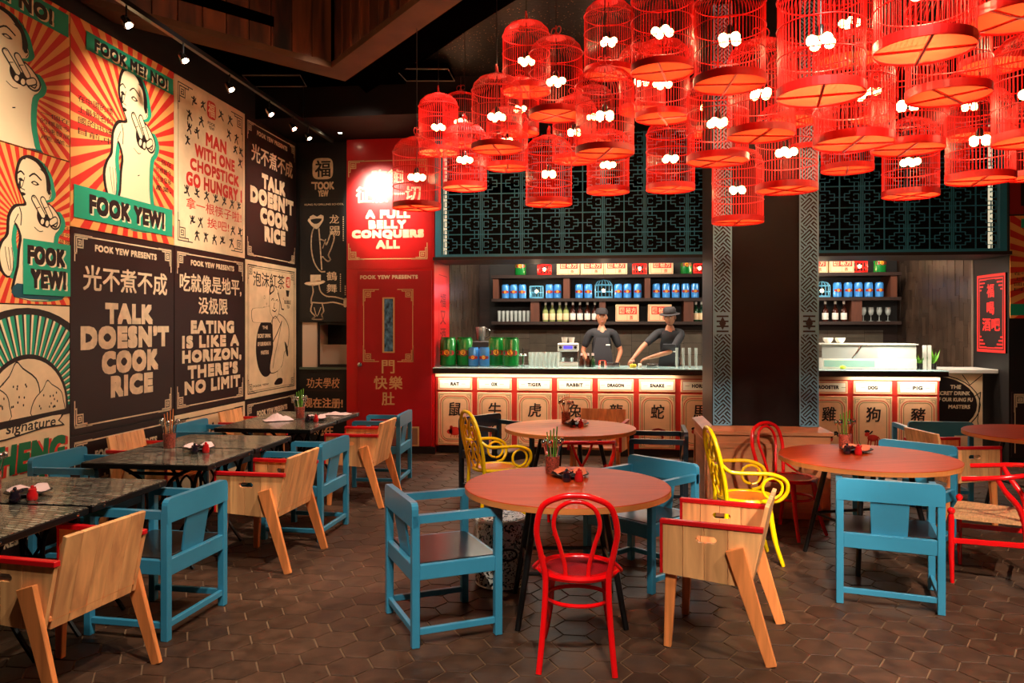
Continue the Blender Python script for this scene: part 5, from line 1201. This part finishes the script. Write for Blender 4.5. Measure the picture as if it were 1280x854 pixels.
def scroll_chair(m, sm):
    t = thing('scroll_armchair', '', 'chair'); bent_seat(t, m, sm)
    H = [(-.20, -.235, 0), (-.18, -.20, .22), (-.175, -.185, .44), (-.195, -.205, .60), (-.205, -.235, .74), (-.17, -.262, .87), (-.09, -.277, .94), (0, -.28, .955)]
    H = H+[(-x, y, z) for x, y, z in reversed(H[:-1])]
    MB().tube(arc(H, 5), .0155, m, 10).build('back_hoop', t, smooth=True)
    def sc(P, r=.0095, nm='scroll'): MB().tube(arc(P, 5), r, m, 8).build(nm, t, smooth=True)
    yb = lambda z: -.19-(z-.46)*.18
    for s in (-1, 1):
        sc([(s*.03, yb(.47), .47), (s*.10, yb(.56), .56), (s*.15, yb(.68), .68), (s*.13, yb(.82), .82), (s*.06, yb(.90), .90), (s*.015, yb(.84), .84), (s*.03, yb(.74), .74), (s*.085, yb(.73), .73), (s*.10, yb(.79), .79), (s*.07, yb(.83), .83), (s*.05, yb(.79), .79)])
        sc([(s*.165, yb(.47), .47), (s*.13, yb(.60), .60), (s*.06, yb(.69), .69), (s*.01, yb(.64), .64), (s*.03, yb(.55), .55), (s*.085, yb(.53), .53), (s*.10, yb(.59), .59), (s*.07, yb(.62), .62)])
        MB().tube(arc([(s*.20, -.225, .715), (s*.245, -.17, .675), (s*.265, -.04, .67), (s*.27, .10, .665), (s*.265, .20, .62), (s*.25, .215, .54), (s*.225, .17, .475), (s*.205, .10, .46)], 5), .014, m, 10).build('arm', t, smooth=True)
        P = [(s*(.245+.002*k), .11+.072*math.sin(2*math.pi*k/14), .565-.072*math.cos(2*math.pi*k/14)) for k in range(15)]
        MB().tube(P, .0105, m, 8).build('arm_scroll', t, smooth=True)
    return t
# ---- wishbone chair
def wishbone_chair(m, sm):
    t = thing('wishbone_armchair', '', 'chair')
    for s in (-1, 1):
        MB().tube([(s*.245, .20, 0), (s*.25, .205, .2), (s*.25, .205, .44), (s*.25, .205, .47)], [.013, .018, .019, .012], m, 10).build('leg', t, smooth=True)
        MB().ball((s*.25, .205, .475), .024, m, 10, 8).build('knob', t, smooth=True)
        MB().tube(arc([(s*.225, -.245, 0), (s*.215, -.215, .25), (s*.205, -.20, .42), (s*.235, -.17, .54), (s*.275, -.10, .64), (s*.285, -.06, .715)], 5), [.013]*5+[.017]*5+[.019]*10+[.016]*6, m, 10).build('leg', t, smooth=True)
        MB().beam((s*.245, .2, .28), (s*.215, -.21, .30), .014, .035, m).build('stretcher', t, bevel=.003)
    MB().beam((-.245, .205, .22), (.245, .205, .22), .014, .035, m, side=(0, 1, 0)).build('stretcher', t, bevel=.003)
    MB().beam((-.215, -.21, .24), (.215, -.21, .24), .014, .035, m, side=(0, 1, 0)).build('stretcher', t, bevel=.003)
    P = arc([(-.30, .14, .70), (-.295, .02, .715), (-.275, -.12, .735), (-.19, -.23, .75), (-.08, -.265, .755), (.08, -.265, .755), (.19, -.23, .75), (.275, -.12, .735), (.295, .02, .715), (.30, .14, .70)], 5)
    mb = MB(); n = len(P)
    for i in range(n-1): mb.beam(P[i], P[i+1], .034, .022, m, side=(P[i][1]+.02, -P[i][0], 0) if False else (0, 0, 1))
    mb = MB().tube(P, .0165, m, 10); mb.build('arm_rail', t, smooth=True)
    MB().tube([(0, -.205, .45), (0, -.225, .56)], [.016, .014], m, 8).build('splat_stem', t, smooth=True)
    for s in (-1, 1): MB().tube(arc([(0, -.222, .55), (s*.045, -.24, .64), (s*.085, -.255, .75)], 4), .011, m, 8).build('splat_arm', t, smooth=True)
    for y, xx in ((.2, .245), (-.2, .205)): MB().tube([(-xx, y, .435), (xx, y, .435)], .014, m, 8).build('seat_rail', t, smooth=True)
    mb = MB(); f, b_ = .255, .215; c = (0, 0, .445)
    for (x0, y0, x1, y1) in ((-f, .215, f, .215), (f, .215, b_, -.215), (b_, -.215, -b_, -.215), (-b_, -.215, -f, .215)):
        mb.add([(x0, y0, .452), (x1, y1, .452), c, (x0, y0, .425), (x1, y1, .425), (0, 0, .42)], [(0, 1, 2), (5, 4, 3), (0, 3, 4, 1)], sm)
    mb.build('woven_seat', t); return t
# ---- placements: kind, x, y, facing degrees, label
used = {}
protos = {}
def getp(k):
    if k not in protos: protos[k] = {'A': plank_chair, 'B': lambda: blue_chair(blue, seatdark), 'N': lambda: blue_chair(shaded, seatdark), 'C': lambda: balloon_chair(redp, red_seat), 'Y': lambda: scroll_chair(yellow, orange_seat), 'E': lambda: wishbone_chair(redp, weave)}[k]()
    return protos[k]
GR = {'A': 'plank armchairs with red arm caps', 'B': 'blue square armchairs', 'N': 'blue navy square armchairs', 'C': 'red bentwood chairs', 'Y': 'yellow scroll armchairs', 'E': 'red wishbone armchairs'}
CH = [('A', -2.60, 3.43, 173, 'plank armchair nearest the camera at the lower left corner, seen from behind'),
      ('B', -2.58, 4.26, 176, 'blue square armchair standing between the two nearest plank armchairs on the left'),
      ('A', -2.47, 5.46, 177, 'plank armchair at the middle black table, seen from behind, second nearest on the left'),
      ('B', -2.47, 6.22, 178, 'blue square armchair at the middle black table behind the second plank armchair'),
      ('A', -2.40, 7.40, 179, 'plank armchair at the far black table, facing the poster wall'),
      ('B', -2.42, 8.26, 182, 'farthest blue square armchair of the left row, in front of the red door'),
      ('B', -3.80, 5.36, 0, 'blue square armchair against the poster wall under the TALK poster'),
      ('A', -3.80, 6.24, 0, 'plank armchair against the poster wall at the middle black table'),
      ('B', -3.80, 7.22, 0, 'blue square armchair against the poster wall at the far black table'),
      ('A', -3.80, 8.10, 0, 'plank armchair against the poster wall below the bubble tea poster'),
      ('B', -.944, 4.40, 30, 'blue square armchair left of the front round table, facing right'),
      ('C', -.155, 4.05, 91, 'glossy red bentwood chair at the front round table, its hoop back toward the camera'),
      ('A', .59, 4.41, 164, 'plank armchair right of the front round table with its slotted side toward the camera'),
      ('B', .22, 5.40, 229, 'blue square armchair on the far side of the front round table'),
      ('Y', -.98, 6.83, 32, 'yellow scroll-back armchair left between the two central round tables'),
      ('E', -.24, 6.60, 97, 'red wishbone armchair between the two central round tables, back to the camera'),
      ('N', .45, 7.28, 178, 'blue navy armchair right of the back round table'),
      ('N', -1.13, 7.95, -36, 'blue navy armchair left of the back round table behind the yellow chair'),
      ('A', -.10, 8.42, 260, 'plank armchair behind the back round table facing the camera'),
      ('Y', 1.00, 5.88, 6, 'yellow scroll-back armchair beside the column plinth'),
      ('C', 1.48, 6.64, -48, 'darker red bentwood chair between the column plinth and the right round table'),
      ('B', 1.74, 5.18, 75, 'blue square armchair in front of the right round table, back to the camera'),
      ('B', 2.30, 6.45, 229, 'blue square armchair behind the right round table'),
      ('A', 3.00, 7.30, 11, 'plank armchair at the far right table, facing right'),
      ('B', 3.22, 8.32, 88, 'blue square armchair behind the far right table near the bar end'),
      ('E', 2.55, 5.62, 152, 'red wishbone armchair with woven seat at the right edge')]
for k, x, y, f, lab in CH:
    p = getp(k); o = p if k not in used else dup(p, (0, 0, 0)); used[k] = 1
    o.location = (x, y, 0); o.rotation_euler = (0, 0, deg(f)); tag(o, lab, 'chair', GR[k])
# ---- round tables
def round_table(m, r=.61):
    t = thing('round_table', '', 'table')
    MB().lathe([(r-.02, .712), (r, .717), (r, .745), (r-.004, .75), (.001, .75)], m, 72).build('tabletop', t, smooth=False)
    mb = MB().lathe([(r+.0006, .716), (r+.0006, .746)], tableedge, 72); mb.f = mb.f[:-2]; mb.mi = mb.mi[:-2]; mb.build('edge_band', t)
    mb = MB()
    for a in (0, 90): 
        c, s = math.cos(R(a+45)), math.sin(R(a+45)); mb.beam((-.34*c, -.34*s, .69), (.34*c, .34*s, .69), .04, .04, blackmetal, side=(0, 0, 1))
    mb.build('cross_frame', t)
    for k in range(4):
        c, s = math.cos(R(45+90*k)), math.sin(R(45+90*k)); MB().tube([(.27*c, .27*s, .705), (.43*c, .43*s, 0)], [.021, .017], blackmetal, 10).build('leg', t, smooth=True)
    mb = MB(); mb.lathe([(.18, .27), (.185, .275), (.18, .28)], blackmetal, 24); 
    MB().tube([(.36*math.cos(R(45+90*k)), .36*math.sin(R(45+90*k)), .30) for k in range(4)], .011, blackmetal, 6, closed=True).build('leg_brace', t)
    return t
rt = round_table(tabletop); rt2 = dup(rt, (0, 0, 0)); rt3 = dup(rt, (0, 0, 0)); rt4 = dup(rt, (0, 0, 0))
for ch in rt4.children:
    pass
bt = round_table(tabletop_lit)
for o, x, y, rz, lab in ((rt, -.242, 4.685, 8, 'round wooden table in the front centre with the ceramic drum stool under it'), (rt2, 1.862, 5.945, 20, 'round wooden table on the right behind the blue armchair'), (rt3, 3.80, 7.46, 10, 'round wooden table cut off by the right edge'), (bt, -.352, 7.34, 30, 'brightly lit round wooden table at the back in front of the bar')):
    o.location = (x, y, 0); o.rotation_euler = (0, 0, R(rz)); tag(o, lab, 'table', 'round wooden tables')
bpy.data.objects.remove(rt4.children[0]) if False else None
for ch in list(rt4.children): bpy.data.objects.remove(ch)
bpy.data.objects.remove(rt4)
# ---- black mosaic tables along the poster wall
def mosaic_table(w, l):
    t = thing('mosaic_table', '', 'table')
    MB().box(-w/2, w/2, -l/2, l/2, .715, .752, iron, c=.005).build('rim', t); MB().box(-w/2+.006, w/2-.006, -l/2+.006, l/2-.006, .752, .7545, mos).build('mosaic_top', t)
    for s in (-1, 1):
        mb = MB()
        mb.tube(arc([(-.26, s*.2, .70), (-.10, s*.2, .60), (-.06, s*.2, .40), (-.14, s*.2, .2), (-.28, s*.2, .0)], 4), .014, iron, 6); mb.tube(arc([(.26, s*.2, .70), (.10, s*.2, .60), (.06, s*.2, .40), (.14, s*.2, .2), (.28, s*.2, .0)], 4), .014, iron, 6)
        mb.tube([(-.07, s*.2, .42), (.07, s*.2, .42)], .012, iron, 6); mb.tube([(-.2, s*.2, .66), (.2, s*.2, .66)], .012, iron, 6)
        mb.tube(arc([(0, s*.2, .42), (.05, s*.2, .5), (0, s*.2, .57), (-.05, s*.2, .5), (0, s*.2, .42)], 4), .009, iron, 6); mb.build('leg', t, smooth=True)
    MB().tube([(0, -.2, .42), (0, .2, .42)], .012, iron, 6).build('stretcher', t)
    for y_ in (-l/2+.09, l/2-.09): MB().ball((w/2+.002, y_, .734), .008, chrome, 8, 6).build('edge_stud', t)
    return t
mt = mosaic_table(.93, .70); first = True
for y, lab in ((3.44, 'nearest black mosaic table at the left edge'), (4.17, 'second black mosaic table from the left edge, adjoining the nearest one'), (5.36, 'black mosaic table with plate and red sauce bottle, behind the second plank armchair'), (6.08, 'black mosaic table adjoining the middle one on its far side'), (7.2, 'nearer half of the far black mosaic tables'), (7.92, 'farthest black mosaic table, by the red door')):
    o = mt if first else dup(mt, (0, 0, 0)); first = False; o.location = (-3.15, y, 0); o.rotation_euler = (0, 0, 0); tag(o, lab, 'table', 'black mosaic tables along the poster wall')
# ---- drum stool
t = thing('drum_stool', 'white ceramic drum stool with black scroll pattern under the front round table', 'stool', (-.70, 5.13, 0), R(20))
MB().lathe([(.15, 0), (.165, .01), (.18, .08), (.20, .22), (.18, .36), (.165, .43), (.15, .445), (.001, .445)], stoolm, 36).build('body', t, smooth=True)
MB().lathe([(.163, .005), (.17, .012), (.163, .02)], white, 36).lathe([(.166, .42), (.172, .43), (.166, .44)], white, 36).build('rim_bands', t, smooth=True)
mb = MB(); mb.tube([(.06*math.cos(2*math.pi*k/20), -.205+.008*abs(math.cos(2*math.pi*k/20)), .24+.035*math.sin(2*math.pi*k/20)) for k in range(20)], .007, ink, 6, closed=True); mb.build('coin_medallion', t)
# ---- things on the tables
def cup_set(kind=0):
    t = thing('cutlery_cup', '', 'cutlery cup')
    MB().lathe([(.036, 0), (.038, .004), (.042, .10), (.038, .10), (.034, .01), (.001, .01)], cupm, 18).build('cup', t, smooth=True)
    rg = random.Random(kind); 
    for k in range(6):
        a = k*1.05+kind; c, s = math.cos(a), math.sin(a); tip = (.055*c, .055*s, .17+.02*rg.random())
        mb = MB().tube([(.015*c, .015*s, .02), tip], .003, chrome, 5); mb.ball(tip, (.014, .014, .02), chrome, 8, 6); mb.build('spoon', t, smooth=True)
    for k in range(4): MB().tube([(.01*k-.015, .005, .02), (.02*k-.03, .01, .235+.01*k)], .0035, leafm if kind == 0 else legwood, 5).build('chopstick', t)
    return t
def plate_set(c1):
    t = thing('napkin_plate', '', 'plate'); MB().lathe([(.04, 0), (.055, .004), (.095, .018), (.093, .022), (.05, .008), (.001, .008)], ink, 24).build('dish', t, smooth=True)
    mb = MB(); n = 9; vs = []; rg = random.Random(5)
    for i in range(n):
        for j in range(n): vs.append((-.075+.15*i/8, -.05+.10*j/8, .022+.016*math.sin(i*.7)*math.cos(j*.8)+rg.random()*.004+.0012*i))
    mb.add(vs, [(i*n+j, (i+1)*n+j, (i+1)*n+j+1, i*n+j+1) for i in range(n-1) for j in range(n-1)], c1); mb.build('folded_napkin', t, smooth=True, recalc=False); return t
def sauce(m, pattern):
    t = thing('sauce_bottle', '', 'sauce bottle'); MB().lathe([(.022, 0), (.027, .006), (.028, .03), (.02, .05), (.022, .06), (.014, .066), (.001, .067)], m, 14).build('body', t, smooth=True)
    MB().ball((0, 0, .072), .010, m, 8, 6).build('stopper', t, smooth=True); mb = MB(); mb.tube(arc([(.02, 0, .05), (.035, 0, .055), (.04, 0, .066)], 3), .005, m, 6); mb.build('spout', t, smooth=True); return t
peach = mat('napkin_peach', (226, 120, 84), .8)
cs = {0: cup_set(0), 1: cup_set(1)}; ps = {0: plate_set(napkin), 1: plate_set(peach)}; sb = {0: sauce(mat('black_glaze', (24, 16, 26), .2, coat=.6), 0), 1: sauce(mat('red_glaze', (190, 20, 24), .2, coat=.6), 1)}
fu = {}
def putt(dct, k, x, y, z, lab, cat, grp, rz=0, s=1):
    o = dct[k] if (id(dct), k) not in fu else dup(dct[k], (0, 0, 0)); fu[(id(dct), k)] = 1
    o.location = (x, y, z); o.rotation_euler = (0, 0, rz); o.scale = (s,)*3; tag(o, lab, cat, grp)
G1, G2, G3, G4 = 'cutlery cups on the tables', 'plates with folded napkins', 'dark sauce bottles', 'red sauce bottles'
for (x, y, z, where, ck, pk, rz) in ((-.30, 4.93, .7505, 'the front round table', 0, 1, .3), (-.36, 7.48, .7505, 'the back round table', 1, 0, .2), (1.80, 6.20, .7505, 'the right round table', 0, 1, -.3),
                                 (-3.25, 5.62, .7555, 'the middle black table', 1, 0, .9), (-3.05, 7.6, .7555, 'the far black table', 0, 0, .5), (-3.38, 4.02, .7555, 'the nearest pair of black tables', 1, 0, .9)):
    X = lambda a, b: (x+a*math.cos(rz)-b*math.sin(rz), y+a*math.sin(rz)+b*math.cos(rz))
    wall = where.endswith(('black table', 'black tables'))
    a, b = X(-.02, .12); putt(cs, ck, a, b, z, 'patterned cup of spoons and chopsticks on '+where, 'cup', G1, rz, 1.12)
    a, b = X(.06, -.02) if not wall else X(.1, -.14); putt(ps, pk, a, b, z, ('peach' if pk else 'pale pink')+' folded napkin on a small dark plate on '+where, 'plate', G2, rz, 1.25)
    a, b = X(.0, -.17) if not wall else X(.0, -.30); putt(sb, 0, a, b, z, 'dark glazed sauce bottle on '+where, 'bottle', G3, rz)
    a, b = X(.075, -.18) if not wall else X(.08, -.31); putt(sb, 1, a, b, z, 'red glazed sauce bottle on '+where, 'bottle', G4, rz+1)
for x, y, rz, lab in ((-3.25, 7.45, .6, 'crumpled pink napkin at the near side of the far black table'), (-2.85, 8.02, -.1, 'flat folded pink napkin at the far corner of the last black table')):
    mb = MB(); n = 10; rg = random.Random(int(y*10)); vs = []; hgt = .05 if y < 7.5 else .02
    for i in range(n):
        for j in range(n):
            e = math.sin(math.pi*i/(n-1))*math.sin(math.pi*j/(n-1)); vs.append((-.14+.28*i/(n-1), -.09+.18*j/(n-1), .004+e*hgt*(1+.5*math.sin(i*1.3+j*.7))+rg.random()*.004))
    mb.add(vs, [(i*n+j, (i+1)*n+j, (i+1)*n+j+1, i*n+j+1) for i in range(n-1) for j in range(n-1)], napkin); o = mb.build('napkin', smooth=True, recalc=False); o.location = (x, y, .756); o.rotation_euler = (0, 0, rz); tag(o, lab, 'napkin')
# ================================================================== BIRDCAGE LANTERNS
LR = .21
def lantern():
    t = thing('birdcage_lantern', '', 'lantern'); m = lantern_red
    mb = MB(); n = 58
    for k in range(n):
        a = 2*math.pi*k/n; c, s = math.cos(a), math.sin(a)
        mb.tube([(LR*.985*c, LR*.985*s, .04), (LR*.985*c, LR*.985*s, .49), (LR*.90*c, LR*.90*s, .545), (LR*.68*c, LR*.68*s, .59), (LR*.36*c, LR*.36*s, .615)], .0019, m, 4, caps=False)
    mb.build('cage_bars', t, kind='stuff', smooth=True)
    for r, z, w in ((LR, .19, .0035), (LR, .34, .0035), (LR, .49, .0045), (LR*.70, .588, .003), (LR*.36, .616, .005)):
        MB().tube([(r*math.cos(2*math.pi*k/36), r*math.sin(2*math.pi*k/36), z) for k in range(36)], w, m, 6, closed=True).build('hoop', t, smooth=True)
    MB().lathe([(.001, .613), (LR*.34, .615), (LR*.34, .621), (.02, .635), (.012, .66), (.001, .662)], m, 20).build('crown', t, smooth=True)
    mb = MB(); 
    for q in (-1, 1): mb.tube([(q*.028+.028*math.cos(R(a)), 0, .672+.03*math.sin(R(a))) for a in range(0, 360, 30)], .0045, m, 6, closed=True)
    mb.tube([(0, 0, .66), (0, 0, .715)], .006, m, 6); mb.build('scroll_finial', t, smooth=True)
    mb = MB().lathe([(LR*.995, 0), (LR*1.01, .002), (LR*1.01, .046), (LR*.995, .046)], m, 48); mb.f = mb.f[:-2]; mb.mi = mb.mi[:-2]; mb.build('tray_band', t)
    mb = MB(); mb.add([(LR*.995*math.cos(2*math.pi*k/48), LR*.995*math.sin(2*math.pi*k/48), .012) for k in range(48)], [tuple(range(48))], tray); mb.build('tray_disc', t, recalc=False)
    MB().box(-LR*.99, LR*.99, -.006, .006, .001, .010, m).box(-.006, .006, -LR*.99, LR*.99, .001, .010, m).build('cross_bars', t)
    MB().tube([(0, 0, .315), (0, 0, .70), (0, 0, .80)], .004, ink, 5).build('cord', t)
    MB().lathe([(.012, .36), (.022, .34), (.024, .30), (.012, .29)], blackmetal, 12).build('lamp_holder', t, smooth=True)
    for k in range(4):
        a = R(90*k+30); c, s = math.cos(a), math.sin(a)
        o = MB().ball((.05*c, .05*s, .275), .029, bulbm, 10, 8).build('bulb', t, smooth=True)
    return t
proto = lantern()
# cx, cy of the tray in the photograph, width in its pixels
LN = [(521, 261, 60), (548, 192, 50), (576, 182, 45), (581, 236, 55), (621, 188, 63.5), (634, 211, 52), (658, 116, 60), (686, 256, 58), (695, 146, 67), (718, 202, 55), (756, 193, 73), (760, 241, 53), (761, 93, 62), (828, 91, 78), (828, 149, 67), (838, 238, 60), (912, 107, 88.0), (897, 203, 75.2), (922, 279, 63), (951, 171, 81.5), (983, 239, 74), (1026, 121, 105), (1067, 181, 95), (1059, 214, 62), (1155, 64, 116.8), (1185, 122, 97), (1135, 188, 85), (1138, 246, 66), (1225, 227, 78), (1292, 178, 92), (1296, 223, 66), (1243, 84, 80), (1062, 76, 72), (1092, 150, 54), (992, 152, 62), (884, 168, 52), (1212, 172, 58), (802, 140, 57), (1276, 24, 116), (650, 168, 48), (742, 178, 48), (1010, 190, 58)]
ORDN = {}
def ordinal(n):
    T = ['', 'twenty', 'thirty', 'forty']; B_ = ORD
    if n <= 20: return ORD[n-1]
    if n % 10 == 0: return {30: 'thirtieth', 40: 'fortieth'}[n]
    return T[n//10-1]+'-'+ORD[n % 10-1]
srt = sorted(range(len(LN)), key=lambda i: LN[i][0])
hint = {0: 'lowest one before the red wall', 18: 'hanging lowest, before the column', 21: 'large, nearest the camera', 24: 'large with a tilted-looking tray, near the top', 6: 'highest of the left group', 13: 'large, at the top centre'}
rl = random.Random(11)
for rank, i in enumerate(srt):
    X, Y_, Wd = LN[i]; fw = 2*LR*980/Wd; r = (X-640)/980; s, c = math.sin(YAW), math.cos(YAW)
    x, y = (-s+r*c)*fw, (c+r*s)*fw; z = 1.7+(407-Y_)/980*fw
    o = proto if rank == 0 else dup(proto, (0, 0, 0)); o.location = (x, y, z); o.rotation_euler = (0, 0, rl.uniform(0, 3))
    h = ', '+hint[i] if i in hint else (', low in the cluster' if z < 2.85 else (', high in the cluster' if z > 3.25 else ''))
    tag(o, 'red birdcage lantern, %s counted from the left%s' % (ordinal(rank+1), h), 'lantern', 'red birdcage lanterns')
    l = bpy.data.lights.new('lantern_light', 'POINT'); l.energy = 7.5; l.color = (1, .66, .38); l.shadow_soft_size = .03
    q = bpy.data.objects.new('lantern_light', l); COL.objects.link(q); q.parent = o; q.location = (0, 0, .27)
    zt = 4.64; MB().tube([(0, 0, .80), (0, 0, max(.83, zt-z))], .0035, ink, 5).build('hanging_cord', o)
# ================================================================== TRACK LIGHTS
tr = thing('light_track', 'black lighting track running along the top of the poster wall', 'track', (-3.62, 4.0, 4.12))
MB().box(-.02, .02, 0, 6.0, 0, .04, blackmetal).build('rail', tr); MB().box(-.004, .004, .5, .51, .04, .44, blackmetal).box(-.004, .004, 5.0, 5.01, .04, .44, blackmetal).build('hanger', tr)
for k, x in enumerate((158, 229, 287, 337, 366, 385)):
    r = (x-640)/980; s, c = math.sin(YAW), math.cos(YAW); X = -3.62; fw = X/(-s+r*c); y = (c+r*s)*fw
    t = thing('track_light', '%s small track spotlight along the poster wall, counted from the left' % ORD[k], 'spotlight', (-3.62, y, 4.0)); t['group'] = 'track spotlights'
    MB().tube([(0, 0, .12), (0, 0, .04)], .008, blackmetal, 6).build('stem', t); M = Matrix.Rotation(R(-35), 4, 'Y') 
    MB().lathe([(.02, .05), (.028, .03), (.04, -.035), (.036, -.035), (.02, .02)], chrome, 16, M=M).build('shade', t, smooth=True)
    MB().ball((0, 0, -.028), (.022, .022, .012), mat('spot_glow', (255, 236, 200), .4, emit=(255, 230, 190), es=70), 10, 6, M=M).build('bulb', t)
t = thing('recessed_light', 'small round recessed light in the brown soffit above the signboard', 'spotlight', (px(425, 160, 9.8)[0], 9.8, 4.192)); MB().lathe([(.03, 0), (.05, 0), (.05, .008), (.03, .008)], chrome, 16).build('trim_ring', t); MB().ball((0, 0, .002), (.025, .025, .006), MATS['spot_glow'], 10, 6).build('bulb', t)
